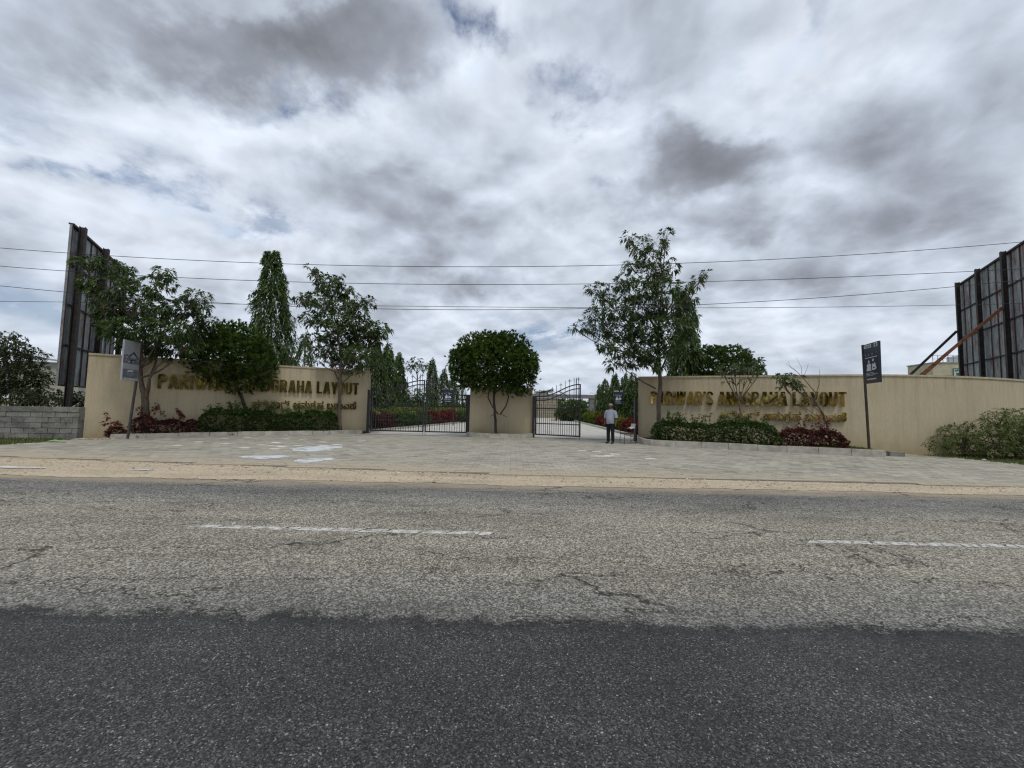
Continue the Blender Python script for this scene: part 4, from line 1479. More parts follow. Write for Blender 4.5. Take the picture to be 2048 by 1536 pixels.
# ---- drooping column trees
def ashoka(label, Y, prof, n, group=None, L=0.20, base_y=None, skirt=0.35, tips=None):
    """prof: [(py, centre px, half width px)] from the top down"""
    c0 = at(prof[-1][1], prof[-1][0], Y)
    base = Vector((c0.x, c0.y, 0))
    t = thing('column_tree', label, 'tree', base, group=group)
    PXm = Y / F_PX
    rows = [(at(p[1], p[0], Y) - base, p[2] * PXm) for p in prof]
    zt = rows[0][0].z; zl = max(rows[-1][0].z, 0.2)
    if base_y: zl = base_y
    zsr = np.array([r[0].z for r in rows][::-1]); xs = np.array([r[0].x for r in rows][::-1]); rs = np.array([r[1] for r in rows][::-1])
    # strands that hang down round the stem
    ns = max(20, n // 16)
    w = RNG.random(ns * 4) * (zt - zl) + zl
    rr = np.interp(w, zsr, rs)
    keep = RNG.random(ns * 4) < (rr / rs.max()) * 0.85 + 0.12
    w = w[keep][:ns]; rr = rr[keep][:ns]
    m = len(w)
    ang = RNG.uniform(0, 2 * math.pi, m)
    per = 16
    slen = RNG.uniform(0.3, 1.0, m) * (0.6 + rr)
    k = np.linspace(0, 1, per)[None, :]
    rad = rr[:, None] * (0.50 + 0.50 * np.sqrt(k)) * RNG.uniform(0.62, 1.16, m)[:, None]
    z = w[:, None] + 0.12 - k ** 1.3 * slen[:, None]
    lump = 1 + 0.13 * np.sin(ang[:, None] * 3 + z * 2.2) + 0.08 * np.sin(ang[:, None] * 2 - z * 5.1)
    cxx = np.interp(z, zsr, xs)
    Cx = cxx + np.cos(ang)[:, None] * rad * lump; Cy = np.sin(ang)[:, None] * rad * lump
    C = np.stack([Cx, Cy, z], -1).reshape(-1, 3)
    C = C[C[:, 2] > 0.05]
    q = len(C)
    out = np.stack([C[:, 0] - np.interp(C[:, 2], zsr, xs), C[:, 1], np.zeros(q)], -1)
    dv = norm(out) * 0.45 + np.array([0, 0, -0.75]) + RNG.normal(0, 0.38, (q, 3))
    T = np.clip(np.repeat(np.clip(RNG.normal(.42, .2, m), 0, 1), per)[:q] + RNG.uniform(-.15, .15, q), 0, .95)
    me = leaf_mesh('crown', C + RNG.normal(0, 0.03, (q, 3)), dv, L * RNG.uniform(.7, 1.25, q), L * 0.26 * RNG.uniform(.8, 1.2, q), T, 0.2, 0.25)
    link('crown', me, 'leaf_ashoka', t)
    wood = MB().tube([(0, 0, 0), (rows[0][0].x * .3, 0, zt * .4), (rows[0][0].x, 0, zt * .97)], [.10, .07, .015], 6)
    for _ in range(14):
        zz = random.uniform(zl, zt * .9); a = random.uniform(0, 6.28); r_ = float(np.interp(zz, zsr, rs)) * .8
        x_ = float(np.interp(zz, zsr, xs))
        wood.tube([(x_ * .8, 0, zz + .1), (x_ + math.cos(a) * r_ * .5, math.sin(a) * r_ * .5, zz + .12), (x_ + math.cos(a) * r_, math.sin(a) * r_, zz - .15)], [.02, .014, .006], 4, caps=False)
    wood.build('trunk', 'bark', t, smooth=True)
    return t


# the tall one with two tips
ashoka('tall column tree with drooping leaves and two tips behind the left wall', 21.0,
       [(506, 545, 7), (525, 545, 16), (562, 546, 27), (617, 545, 36), (671, 544, 43), (726, 542, 44), (800, 542, 38)], 15000, L=0.24, base_y=0.8)
T2 = [t for t in bpy.data.objects if t.name == 'column_tree'][0]
for px_ in (536, 553):     # the two leaders
    c = at(px_, 502, 21.0) - T2.location
    q = 260
    zz = RNG.uniform(-0.75, 0.05, q); a = RNG.uniform(0, 6.28, q)
    r_ = 0.03 + 0.26 * np.clip(-zz, 0, 1)
    C = np.stack([c.x + np.cos(a) * r_, c.y + np.sin(a) * r_, c.z + zz], -1)
    dv = np.stack([np.cos(a) * .6, np.sin(a) * .6, np.full(q, -.6)], -1) + RNG.normal(0, .3, (q, 3))
    link('leader', leaf_mesh('leader', C, dv, np.full(q, .22), np.full(q, .06), RNG.uniform(0.1, .8, q), .2, .25), 'leaf_ashoka', T2)
ashoka('dark column tree with drooping leaves just behind the tall open tree', 21.5,
       [(583, 1366, 6), (600, 1368, 14), (643, 1371, 21), (671, 1371, 25), (690, 1372, 32), (750, 1370, 33), (820, 1369, 30)], 11000, L=0.24, base_y=0.8)
ashoka('short pointed column tree between the tall one and the airy tree', 30.0,
       [(662, 610, 3), (680, 610, 10), (705, 609, 16), (728, 608, 20), (790, 608, 20)], 3200, L=0.24)
gl = 'column trees along the left of the inner drive'
for lab, Y_, px_, top, hw, n in [
        ('nearest column tree of the inner drive, against the end of the left wall', 26, 752, 686, 28, 6200),
        ('second column tree of the inner drive from the left wall, the tallest there', 29, 777, 684, 19, 5200),
        ('slim column tree left of the small umbrella tree beyond the gate', 33, 799, 704, 15, 4200),
        ('slim pointed column tree right of the small umbrella tree beyond the gate', 38, 865, 716, 13, 3600),
        ('short column tree just left of the dome shaped tree', 43, 889, 733, 13, 2800),
        ('short column tree partly hidden by the left side of the dome shaped tree', 48, 906, 742, 12, 2400),
        ('distant column tree seen low through the closed gate', 55, 924, 756, 11, 1800)]:
    H = 815 + .02 * (px_ - 1024)
    bot = H + (CAM_H - 0.9) * F_PX / Y_
    ashoka(lab, Y_, [(top, px_, 1.5), (top + (bot - top) * .12, px_, hw * .45), (top + (bot - top) * .35, px_, hw * .75), (top + (bot - top) * .65, px_ + 1, hw), (bot, px_, hw * .8)], n, gl, L=0.28)
gr = 'column trees along the right of the inner drive'
for lab, Y_, px_, top, hw, n in [
        ('column tree nearest the right wall beyond the gateway', 30, 1266, 744, 17, 4200),
        ('column tree right of the navy sign beyond the gateway', 33, 1249, 748, 14, 3600),
        ('pointed column tree behind the navy sign beyond the gateway', 36, 1230, 746, 14, 3600),
        ('column tree left of the navy sign beyond the gateway', 39, 1211, 757, 13, 3200),
        ('farthest column tree of the right row, beside the concrete arch', 42, 1200, 768, 10, 2400)]:
    H = 815 + .02 * (px_ - 1024)
    bot = H + (CAM_H - 0.75) * F_PX / Y_
    ashoka(lab, Y_, [(top, px_, 2), (top + (bot - top) * .15, px_, hw * .5), (top + (bot - top) * .4, px_, hw * .9), (top + (bot - top) * .7, px_, hw), (bot, px_, hw * .9)], n, gr, L=0.26)

clump_tree('umbrella_tree', 'small umbrella shaped tree beyond the closed gate', 'tree',
           [(836, 836), (835, 790), (834, 745)], [.07, .05, .03],
           [(834, 722, 12, 6), (822, 728, 10, 6), (846, 728, 10, 6), (834, 736, 16, 7), (815, 738, 6, 4), (852, 737, 6, 5)],
           34, 'leaf_tree', k=6, L=0.26, W=0.09, dens=40, depth=0.5, twigs=3)
clump_tree('leafy_bush', 'dark bush beyond the closed gate under the umbrella tree', 'bush',
           [(838, 838), (838, 800)], [.06, .04],
           [(830, 790, 16, 14), (845, 786, 12, 16), (838, 808, 20, 14), (822, 804, 10, 12)],
           31, 'leaf_hedge', k=6, L=0.2, W=0.08, dens=60, depth=0.4, twigs=2)
clump_tree('round_bush', 'big dark round tree at the far end of the inner drive', 'tree',
           [(1146, 842), (1146, 825)], [.2, .15],
           [(1146, 822, 28, 18), (1130, 827, 18, 14), (1162, 828, 16, 14), (1146, 808, 18, 8), (1122, 834, 10, 8), (1170, 834, 9, 8)],
           45, 'leaf_round', 'bark_dark', k=7, L=0.30, W=0.11, dens=36, depth=0.5, twigs=2, shell=.5, droop=.1)

# thin trees in the right bed
clump_tree('thin_tree', 'thin many stemmed young tree with sparse flat top before the right lettering', 'tree',
           [(1482, 880), (1482, 828), (1478, 802)], [.045, .035, .028],
           [(1443, 738, 10, 4), (1460, 733, 16, 5), (1480, 731, 18, 6), (1502, 738, 16, 6), (1515, 722, 7, 4), (1520, 742, 6, 4), (1488, 763, 8, 3.5), (1470, 742, 12, 4), (1455, 762, 4, 3), (1448, 745, 7, 4)],
           14.9, 'leaf_tree', k=7, L=0.17, W=0.055, dens=90, depth=0.3, twigs=4, limb_r=.012,
           extra=[([(1478, 802), (1464, 780), (1452, 760), (1444, 740)], .020, .006), ([(1478, 802), (1472, 775), (1470, 757), (1466, 735)], .018, .006),
                  ([(1478, 800), (1486, 780), (1490, 760), (1494, 738)], .018, .006), ([(1480, 800), (1498, 776), (1512, 760), (1520, 745)], .018, .006)])
clump_tree('thin_tree', 'leaning half bare young tree before the end of the right lettering', 'tree',
           [(1660, 878), (1655, 850), (1640, 818), (1629, 800)], [.045, .035, .03, .026],
           [(1558, 756, 12, 4), (1575, 754, 14, 5), (1594, 758, 9, 4), (1566, 771, 12, 4.5), (1586, 772, 12, 4.5), (1604, 773, 8, 4)],
           14.2, 'leaf_tree', k=8, L=0.16, W=0.06, dens=160, depth=0.2, twigs=4, limb_r=.010,
           extra=[([(1629, 800), (1610, 790), (1588, 778), (1570, 768)], .024, .008), ([(1629, 802), (1632, 786), (1618, 770), (1604, 753), (1588, 738), (1571, 727)], .022, .004),
                  ([(1604, 753), (1603, 735), (1592, 714)], .008, .003), ([(1606, 756), (1613, 740), (1617, 726)], .008, .003), ([(1631, 790), (1638, 770), (1640, 752), (1639, 738)], .014, .004),
                  ([(1638, 765), (1632, 750)], .006, .003), ([(1592, 742), (1582, 736), (1576, 722)], .006, .003), ([(1628, 802), (1625, 825), (1620, 840)], .008, .003), ([(1630, 803), (1633, 830), (1640, 845)], .008, .003)])


# ------------------------------------------------------------------ hedges
def hedge(name, label, path_pts, width, h0, h1, leafmat, dens=1.0, L=0.085, W=0.045, group=None, lump=0.12, sprigs=0, zb=0.10, k=5):
    pa = Path(path_pts, 0.3)
    o = pa.p[0]
    t = thing(name, label, 'hedge', (o.x, o.y, 0), group=group)
    n = int(pa.L * (h1 + width) * 330 * dens)
    s = RNG.uniform(0, pa.L, n)
    # points biased to the outer skin
    a = RNG.uniform(-1, 1, n); b = RNG.uniform(0, 1, n)
    face = RNG.random(n)
    a = np.where(face < 0.4, np.where(RNG.random(n) < .75, -1, 1) * RNG.uniform(.72, 1.0, n), a)
    b = np.where((face > 0.4) & (face < 0.75), RNG.uniform(.82, 1.0, n), b)
    ph = RNG.uniform(0, 6.28, 6)
    hh = h1 * (1 + lump * (np.sin(s * 1.3 + ph[0]) + .6 * np.sin(s * 3.1 + ph[1]) + .5 * np.sin(s * 7.3 + ph[2]))) * (0.5 + 0.5 * np.clip(np.minimum(s, pa.L - s) / 0.35, 0, 1) ** .5)
    ww = width / 2 * (1 + .12 * np.sin(s * 2.1 + ph[3]) + .1 * np.sin(s * 5.7 + ph[4]) + .08 * np.sin(b * 9 + s * 3)) * np.sqrt(np.clip(1.12 - b ** 4, .2, 1))
    P = []
    for si, ai, bi, hi, wi in zip(s, a, b, hh, ww):
        p, d = pa.at(si)
        P.append((p.x - o.x - d.y * ai * wi, p.y - o.y + d.x * ai * wi, zb + (hi - zb) * bi))
    P = np.array(P)
    P += RNG.normal(0, 0.025, P.shape)
    A = norm(np.stack([RNG.normal(0, .5, n), -0.5 + RNG.normal(0, .5, n), 0.5 + b * .6 + RNG.normal(0, .3, n)], -1))
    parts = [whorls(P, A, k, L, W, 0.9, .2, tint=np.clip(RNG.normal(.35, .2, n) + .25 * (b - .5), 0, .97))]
    wood = MB()
    for _ in range(sprigs):
        si = random.uniform(0.3, pa.L - .3)
        p, d = pa.at(si)
        b0 = Vector((p.x - o.x, p.y - o.y, h1 * .8))
        tip = b0 + Vector((random.uniform(-.3, .3), random.uniform(-.3, .1), random.uniform(.25, .62)))
        pts = bez(b0, (b0 + tip) / 2 + Vector((0, 0, .1)), tip, 5)
        wood.tube(pts, .005, 4)
        C = np.array([pts[i] for i in (2, 3, 4, 5)]) ; C = np.repeat(C, 3, 0) + RNG.normal(0, .03, (12, 3))
        parts.append(whorls(C, norm(RNG.normal(size=(12, 3)) + np.array([0, 0, .4])), 3, L * .9, W, 1, .2, tint=RNG.uniform(.4, .95, 12)))
    for i in range(int(pa.L / .22)):
        p, d = pa.at(i * .22 + .1)
        x_, y_ = p.x - o.x + random.uniform(-.1, .1), p.y - o.y + random.uniform(-.12, .12)
        for q in range(3):
            wood.tube([(x_, y_, .05), (x_ + random.uniform(-.12, .12), y_ + random.uniform(-.15, .15), h1 * .75)], [.012, .005], 4, caps=False)
    wood.build('stems', 'bark_dark', t)
    link('foliage', cat_leaves('foliage', parts, .15, .25), leafmat, t)
    return t


def off(pts, d):
    out = []
    P_ = [Vector(p) for p in pts]
    for i, p in enumerate(P_):
        v = (P_[min(i + 1, len(P_) - 1)] - P_[max(i - 1, 0)]).normalized()
        out.append(tuple(p + Vector((-v.y, v.x)) * d))
    return out


hedge('green_hedge', 'dark green clipped hedge under the left lettering', off([(-12.35, 15.25), (-10.3, 16.62), (-9.3, 17.25), (-8.0, 18.0)], .42), .60, 0, 1.06, 'leaf_hedge', 1.15, sprigs=46, lump=.08)
hedge('red_hedge', 'sparse dark red shrub row between the forked tree and the green hedge', off([(-13.8, 14.0), (-13.0, 14.7), (-12.3, 15.3)], .38), .50, 0, .82, 'leaf_red', .62, lump=.16, sprigs=8, L=.10, W=.055)
hedge('red_shrub', 'small dark red shrub round the foot of the pale sign pole', off([(-14.3, 13.65), (-13.9, 13.95)], .28), .5, 0, .42, 'leaf_red', .6, lump=.2, sprigs=4, L=.10, W=.055)
hedge('green_hedge', 'dark green hedge under the right lettering, left part of the right bed', off([(5.6, 15.55), (7.2, 14.85), (8.8, 14.2), (9.7, 13.88)], .58), .85, 0, 1.0, 'leaf_hedge', 1.2, sprigs=34, lump=.07)
hedge('red_hedge', 'dense dark red hedge at the right end of the right bed', off([(9.75, 13.88), (10.5, 13.6), (11.6, 13.18)], .55), .75, 0, .82, 'leaf_red', 1.1, lump=.06, sprigs=10, zb=.18)

gi = 'low hedges along the inner drive'
hl = lambda y: (-7.6 + (y - 20.2) * .238)
hedge('inner_hedge', 'dark red hedge beyond the closed gate, by the end of the left wall', [(hl(20.6) - .4, 20.6), (hl(23.4) - .4, 23.4)], .8, 0, .92, 'leaf_red', .8, group=gi, L=.12, W=.06)
hedge('inner_hedge', 'green hedge beyond the closed gate between two red ones', [(hl(23.6) - .4, 23.6), (hl(28.0) - .4, 28.0)], .8, 0, .8, 'leaf_hedge', .7, group=gi, L=.13, W=.07)
hedge('inner_hedge', 'bright red hedge beyond the closed gate near the gate middle', [(hl(28.2) - .4, 28.2), (hl(33.0) - .4, 33.0)], .8, 0, .95, 'leaf_bright_red', .6, group=gi, L=.13, W=.07)
hedge('inner_hedge', 'distant low green hedge beyond the right half of the closed gate', [(hl(33.2) - .4, 33.2), (hl(39.0) - .4, 39.0)], .8, 0, .8, 'leaf_hedge', .5, group=gi, L=.16, W=.08)
hedge('inner_hedge', 'bright red hedge behind the chair beyond the gateway', [(7.35, 20.5), (7.6, 25.5)], .8, 0, .85, 'leaf_bright_red', .9, group=gi, L=.12, W=.06)
hedge('inner_hedge', 'short green hedge behind the standing man', [(7.62, 25.8), (7.7, 28.2)], .8, 0, .8, 'leaf_lime', .6, group=gi, L=.13, W=.07)
hedge('inner_hedge', 'red hedge left of the standing man beyond the gateway', [(7.72, 28.4), (7.9, 34.5)], .8, 0, .8, 'leaf_bright_red', .6, group=gi, L=.13, W=.07)
hedge('inner_hedge', 'yellow green hedge at the far right of the inner drive', [(7.95, 35), (8.3, 46)], .9, 0, .9, 'leaf_lime', .35, group=gi, L=.2, W=.09)
# yellow-green planting behind the left inner hedge
n = 3600
Y = RNG.uniform(20.5, 44, n); X = -8.9 + (Y - 20.2) * .20 + RNG.uniform(-2.2, .6, n)
C = np.stack([X, Y, RNG.uniform(.1, 1.25, n)], -1)
me = cat_leaves('flower_bed_plants', [whorls(C, norm(RNG.normal(size=(n, 3)) + [0, 0, .8]), 4, .24, .07, .8, .3, tint=RNG.uniform(0, .9, n))])
tag(link('flower_bed_plants', me, 'leaf_lime'), kind='stuff')


# ---- scrub
def scrub(name, label, cat, clumps, Y, leafmat, dens, L, W, k=7, base_px=None, depth=.4, spread=1.2, droop=.3):
    bp = base_px or (clumps[0][0])
    return clump_tree(name, label, cat, [(bp, 890), (bp, 870)], [.03, .02], clumps, Y, leafmat, 'bark_dark', k=k, L=L, W=W, dens=dens, depth=depth, twigs=8, spread=spread, droop=droop, limb_r=.016, shell=.1)


scrub('wild_shrub', 'low feathery green shrub at the left of the thicket by the right wall', 'shrub',
      [(1881, 888, 22, 15), (1912, 868, 24, 20), (1936, 853, 14, 12), (1935, 888, 30, 24), (1958, 902, 30, 14)], 13.6, 'leaf_feather', 200, .12, .026, 8, 1925)
scrub('wild_shrub', 'taller feathery green shrub of the thicket at the right picture edge', 'shrub',
      [(1994, 846, 24, 26), (2009, 828, 11, 12), (1984, 880, 30, 26), (2020, 872, 34, 34), (2046, 856, 26, 36), (2040, 896, 36, 24), (2085, 875, 44, 44), (2110, 860, 30, 50)], 13.3, 'leaf_feather', 200, .12, .026, 8, 2030)
scrub('wild_tree', 'dark scrubby tree behind the block wall at the left edge', 'tree',
      [(12, 672, 22, 9), (32, 679, 16, 7), (12, 694, 30, 18), (43, 700, 26, 13), (66, 709, 20, 10), (88, 714, 10, 5), (20, 726, 36, 26), (60, 733, 28, 18), (40, 758, 42, 26), (82, 757, 22, 14),
       (22, 790, 44, 26), (-40, 710, 40, 40), (-45, 760, 50, 40)], 18.0, 'leaf_wild', 85, .16, .06, 7, 20, depth=.7)
scrub('wild_shrub', 'green shrub behind the block wall below the left billboard', 'shrub',
      [(76, 790, 34, 20), (124, 797, 24, 10), (156, 795, 22, 14), (100, 804, 40, 8), (165, 806, 20, 8)], 16.2, 'leaf_wild', 130, .13, .05, 7, 110)


# grass
def grass(name, pts_fn, n, h, label=None, mat='grass'):
    P = np.array([pts_fn() for _ in range(n)])
    dv = np.stack([RNG.normal(0, .35, n), RNG.normal(0, .35, n), np.ones(n)], -1)
    me = leaf_mesh(name, P, dv, h * RNG.uniform(.4, 1.3, n), np.full(n, .012) * RNG.uniform(.7, 1.6, n), RNG.uniform(0, 1, n), .25, .2)
    return tag(link(name, me, mat), kind='stuff')


def in_poly(poly, z):
    xs = [p[0] for p in poly]; ys = [p[1] for p in poly]

    def f():
        while True:
            x, y = random.uniform(min(xs), max(xs)), random.uniform(min(ys), max(ys))
            if inside(poly, x, y): return (x, y, z)
    return f


GL = [(-14.9, 11.35), (-14.8, 12.5), (-15.6, 13.6), (-22, 13.2), (-22, 10.95)]
GR = [(14.75, 13.9), (14.9, 12.2), (15.6, 10.8), (24, 9.7), (24, 14), (17, 14.3)]
sheet('grass_ground', GL, 0.03, 'lawn')
sheet('grass_ground', GR, 0.03, 'lawn')
grass('grass_strip', in_poly(GL, .02), 9000, .10)
grass('grass_strip', in_poly(GR, .02), 11000, .12)
grass('bed_grass', in_poly([(12.25, 13.05), (10.8, 13.6), (11.4, 14.6), (12.3, 14.3)], .20), 5200, .16)
grass('bed_grass', in_poly([(5.6, 15.7), (5.8, 17.1), (6.6, 16.8), (6.2, 15.5)], .20), 1300, .10)
grass('bed_grass', in_poly([(-8.3, 17.95), (-7.2, 18.7), (-7.4, 18.85), (-8.5, 18.1)], .12), 1200, .10)
grass('bed_grass', in_poly([(p[0] * .93 - .03, 18.5 + (p[1] - 18.5) * .88) for p in el], .19), 2200, .06)

# tree line added unseen behind the viewer, to darken what the polished letters mirror
n = 6000
X = RNG.uniform(-60, 60, n)
hgt = 8.0 + 1.8 * np.sin(X * .21) + 1.2 * np.sin(X * .53 + 1) + .8 * np.sin(X * 1.3)
C = np.stack([X, -26 + RNG.normal(0, 1.6, n), RNG.random(n) ** .8 * hgt], -1)
me = cat_leaves('added_mirror_trees', [whorls(C, norm(RNG.normal(size=(n, 3)) + [0, 0, .4]), 6, .8, .5, .9, .2, tint=RNG.uniform(0, .8, n))])
tag(link('added_mirror_trees', me, 'leaf_tree'), kind='stuff')

# dead leaves and rubble
mb = MB()
for _ in range(420):
    if random.random() < .5:
        x = random.uniform(-13, 13); y = pave_front(x) + abs(random.gauss(0, 3.0))
        if not inside(FORE, x, y): continue
        z = .058
    else:
        x = random.uniform(-12, 13); y = pave_front(x) - abs(random.gauss(0, .14)); z = .040
    s = random.uniform(.012, .04); a = random.uniform(0, 6.28)
    mb.add([(x + s * math.cos(a), y + s * math.sin(a), z), (x + s * .4 * math.cos(a + 1.6), y + s * .4 * math.sin(a + 1.6), z + .006), (x - s * math.cos(a), y - s * math.sin(a), z), (x + s * .4 * math.cos(a - 1.6), y + s * .4 * math.sin(a - 1.6), z + .004)], [(0, 1, 2, 3)], random.random())
tag(mb.build('leaf_litter', 'litter'), kind='stuff')
mb = MB()
for _ in range(70):
    x = random.uniform(-14.9, -14.0); y = 13.35 + (x + 14.9) * .35 + random.gauss(0, .10); s = random.uniform(.02, .06)
    mb.blob((x, y, .04 + s * .4), (s, s * .8, s * .6), 5, 3, tint=random.random() * .6)
tag(mb.build('rubble_heap', 'pebble'), kind='stuff')
b0 = gnd(1788, 912, .05)
rb = MB().box((0, 0, .075), (.42, .18, .15), .0)
o = rb.build('concrete_block', 'block'); o.location = (b0.x, b0.y - .05, .05); o.rotation_euler = (0.02, 0.03, -.22)
tag(o, 'loose grey concrete block lying at the foot of the right wall', 'block')
c = gnd(115, 884, .06)
mb = MB().tube([(-.35, 0, .03), (-.12, .03, .05), (.1, .0, .035), (.33, -.05, .03)], [.012, .05, .035, .012], 6)
o = mb.build('plastic_wrapper', 'green_litter', smooth=True); o.location = (c.x, c.y, .04)
tag(o, 'crumpled light green wrapper on the grass below the block wall', 'litter')
c = gnd(1968, 921, .03)
mb = MB().blob((0, 0, .03), (.09, .05, .03), 6, 4)
o = mb.build('white_stone', 'white_matt'); o.location = (c.x, c.y, .02); tag(o, 'small white stone on the grass before the right thicket', 'stone')


# ------------------------------------------------------------------ sign boards on poles
def prism(mb, pts, y0, y1, tint=.5):
    n = len(pts)
    vs = [(p[0], y0, p[1]) for p in pts] + [(p[0], y1, p[1]) for p in pts]
    fs = [tuple(range(n)), tuple(range(n, 2 * n))[::-1]] + [(i, i + n, (i + 1) % n + n, (i + 1) % n) for i in range(n)]
    mb.add(vs, fs, tint)


def rect(x0, z0, x1, z1):
    return [(x0, z0), (x1, z0), (x1, z1), (x0, z1)]


def ell(cx_, cz, rx, rz, n=12):
    return [(cx_ + rx * math.cos(2 * math.pi * i / n), cz + rz * math.sin(2 * math.pi * i / n)) for i in range(n)]


def flat(name, shapes, mat, parent, y=-.0255):
    mb = MB()
    for i, s in enumerate(shapes):
        prism(mb, s, y - .0012 * (i % 3), .0 if False else y + .003)
    return mb.build(name, mat, parent)


def people_sign(label, foot, rz, zb, w, h, side, pole_lean=(0, 0), group=None, pole_mat='polemetal'):
    t = thing('pole_sign', label, 'sign', foot, rz, group)
    top = zb + h
    ly = pole_lean[1]
    MB().bar((0, 0, 0), (pole_lean[0], ly, top + .02), .075, .05).build('pole', pole_mat, t)
    lx = lambda z: pole_lean[0] * z / top
    x0 = (lx(zb + h / 2) + side * .06) if side > 0 else (lx(zb + h / 2) - .06 - w)
    bd = MB().box((x0 + w / 2, 0, zb + h / 2), (w, .05, h)).build('board', 'navy', t)
    bd.location.y = ly * .85
    for z in (zb + .12, top - .12):
        MB().box((lx(z) + side * .05, ly * .85, z), (.08, .03, .03)).build('bracket', pole_mat, t)
    X = lambda u: x0 + u * w
    Z = lambda v: zb + v * h
    R_ = lambda u0, v0, u1, v1: rect(X(u0), Z(v0), X(u1), Z(v1))
    flat('name_plate', [R_(.05, .895, .52, .975)], 'signwhite', bd)
    flat('name_text', [R_(.11, .92, .17, .955), R_(.19, .915, .25, .945), R_(.27, .92, .33, .955), R_(.35, .92, .40, .945), R_(.42, .92, .47, .955)], 'signdim', bd, -.029)
    flat('emblem_plate', [R_(.70, .885, .92, .985)], 'signlight', bd)
    flat('emblem', [[(X(.74), Z(.925)), (X(.88), Z(.925)), (X(.81), Z(.97))], R_(.75, .90, .87, .915)], 'navy', bd, -.029)
    flat('decoration', [ell(X(.14), Z(.72), .03 * w / .55, .03), ell(X(.84), Z(.745), .025, .035), ell(X(.35), Z(.71), .05, .035), ell(X(.58), Z(.72), .05, .04)], 'signdim', bd)
    flat('headline', [R_(.12 + i * .11, .633 + (i % 2) * .002, .12 + i * .11 + .09, .652) for i in range(7)], 'signwhite', bd)
    # two seated figures, light on dark
    figs = [ell(X(.34), Z(.545), .055 * w, .032 * h, 10),
            [(X(.18), Z(.33)), (X(.22), Z(.40)), (X(.20), Z(.455)), (X(.29), Z(.50)), (X(.40), Z(.505)), (X(.49), Z(.45)), (X(.47), Z(.34)), (X(.50), Z(.31)), (X(.18), Z(.31))],
            ell(X(.62), Z(.565), .05 * w, .034 * h, 10),
            [(X(.52), Z(.32)), (X(.52), Z(.43)), (X(.56), Z(.50)), (X(.60), Z(.47)), (X(.66), Z(.47)), (X(.73), Z(.51)), (X(.78), Z(.43)), (X(.82), Z(.35)), (X(.70), Z(.32))]]
    flat('picture', figs, 'signwhite', bd)
    flat('picture_shade', [ell(X(.66), Z(.375), .06 * w, .016 * h, 8), [(X(.47), Z(.40)), (X(.53), Z(.47)), (X(.55), Z(.42)), (X(.51), Z(.36))]], 'navy', bd, -.0295)
    flat('text_line', [R_(.15, .255, .62, .265), R_(.15, .222, .88, .232), R_(.15, .19, .72, .20)], 'signwhite', bd)
    flat('phone_line', [R_(.2, .085, .29, .115)] + [R_(.34 + i * .065, .085, .34 + i * .065 + .05, .118) for i in range(7)], 'signwhite', bd)
    return t


ft = gnd(1736, 906, .14)
ft.y = 13.25; ft.x = 12.25
people_sign('navy poster board on a tall dark pole before the right wall', (ft.x, ft.y, .1), math.radians(-109.6), 2.40, .95, 1.34, 1, (.034, -.095))
people_sign('small navy poster board among the column trees beyond the gateway', (8.75, 30.0, 0), math.radians(-8), 1.85, .72, 1.1, -1, (0, 0))
t = people_sign('pale poster board seen through the right half of the closed gate', (-4.35, 29.0, 0), math.radians(8), 1.7, .75, 1.1, -1, (0, 0))

# pale faded board on the left, its pole leaning
ft = gnd(260, 873, .14)
t = thing('pole_sign', 'faded pale poster board on a leaning pole at the left end of the left wall', 'sign', (-13.55, 13.72, .08), math.radians(106.7))
top = 3.42
MB().bar((0, 0, 0), (-.07, -.24, top), .075, .05).build('pole', 'greypole', t)
w, h, zb = .84, 1.36, 2.04
x0 = -.12 - w
bd = MB().box((x0 + w / 2, 0, zb + h / 2), (w, .05, h)).build('board', 'signpale', t)
bd.location.y = -.20
X = lambda u: x0 + u * w
Z = lambda v: zb + v * h
R_ = lambda u0, v0, u1, v1: rect(X(u0), Z(v0), X(u1), Z(v1))
house = [[(X(0), Z(.42)), (X(1), Z(.42)), (X(1), Z(.56)), (X(.93), Z(.62)), (X(.85), Z(.58)), (X(.6), Z(.74)), (X(.52), Z(.70)), (X(.30), Z(.63)), (X(.2), Z(.66)), (X(.08), Z(.62)), (X(0), Z(.64))]]
flat('picture', house, 'signdim', bd)
flat('picture_light', [[(X(.42), Z(.60)), (X(.57), Z(.68)), (X(.78), Z(.60)), (X(.76), Z(.57)), (X(.44), Z(.57))], ell(X(.2), Z(.57), .05, .03), ell(X(.33), Z(.47), .06, .03), ell(X(.6), Z(.50), .06, .05), ell(X(.9), Z(.52), .03, .04), ell(X(.15), Z(.50), .03, .03)], 'signpale', bd, -.029)
flat('roof_line', [[(X(.36), Z(.61)), (X(.58), Z(.725)), (X(.60), Z(.74)), (X(.88), Z(.60)), (X(.85), Z(.59)), (X(.59), Z(.70)), (X(.38), Z(.595))], R_(.45, .50, .72, .525), R_(.45, .42, .48, .52)], 'navy', bd, -.032)
flat('lower_panel', [R_(.02, .06, .97, .28)], 'signdim', bd)
flat('price_text', [R_(.30 + i * .09, .215, .30 + i * .09 + .07, .255) for i in range(4)], 'signwhite', bd, -.029)
flat('text_line', [R_(.25, .175, .72, .185), R_(.25, .15, .72, .158), R_(.25, .125, .70, .133), R_(.2, .32, .30, .37), R_(.76, .33, .84, .37)], 'signpale', bd, -.029)
flat('phone_line', [R_(.15, .02, .27, .045)] + [R_(.34 + i * .08, .02, .34 + i * .08 + .06, .045) for i in range(6)], 'signwhite', bd)
flat('bottom_band', [R_(0, 0, 1, .055)], 'navy', bd, -.0245)


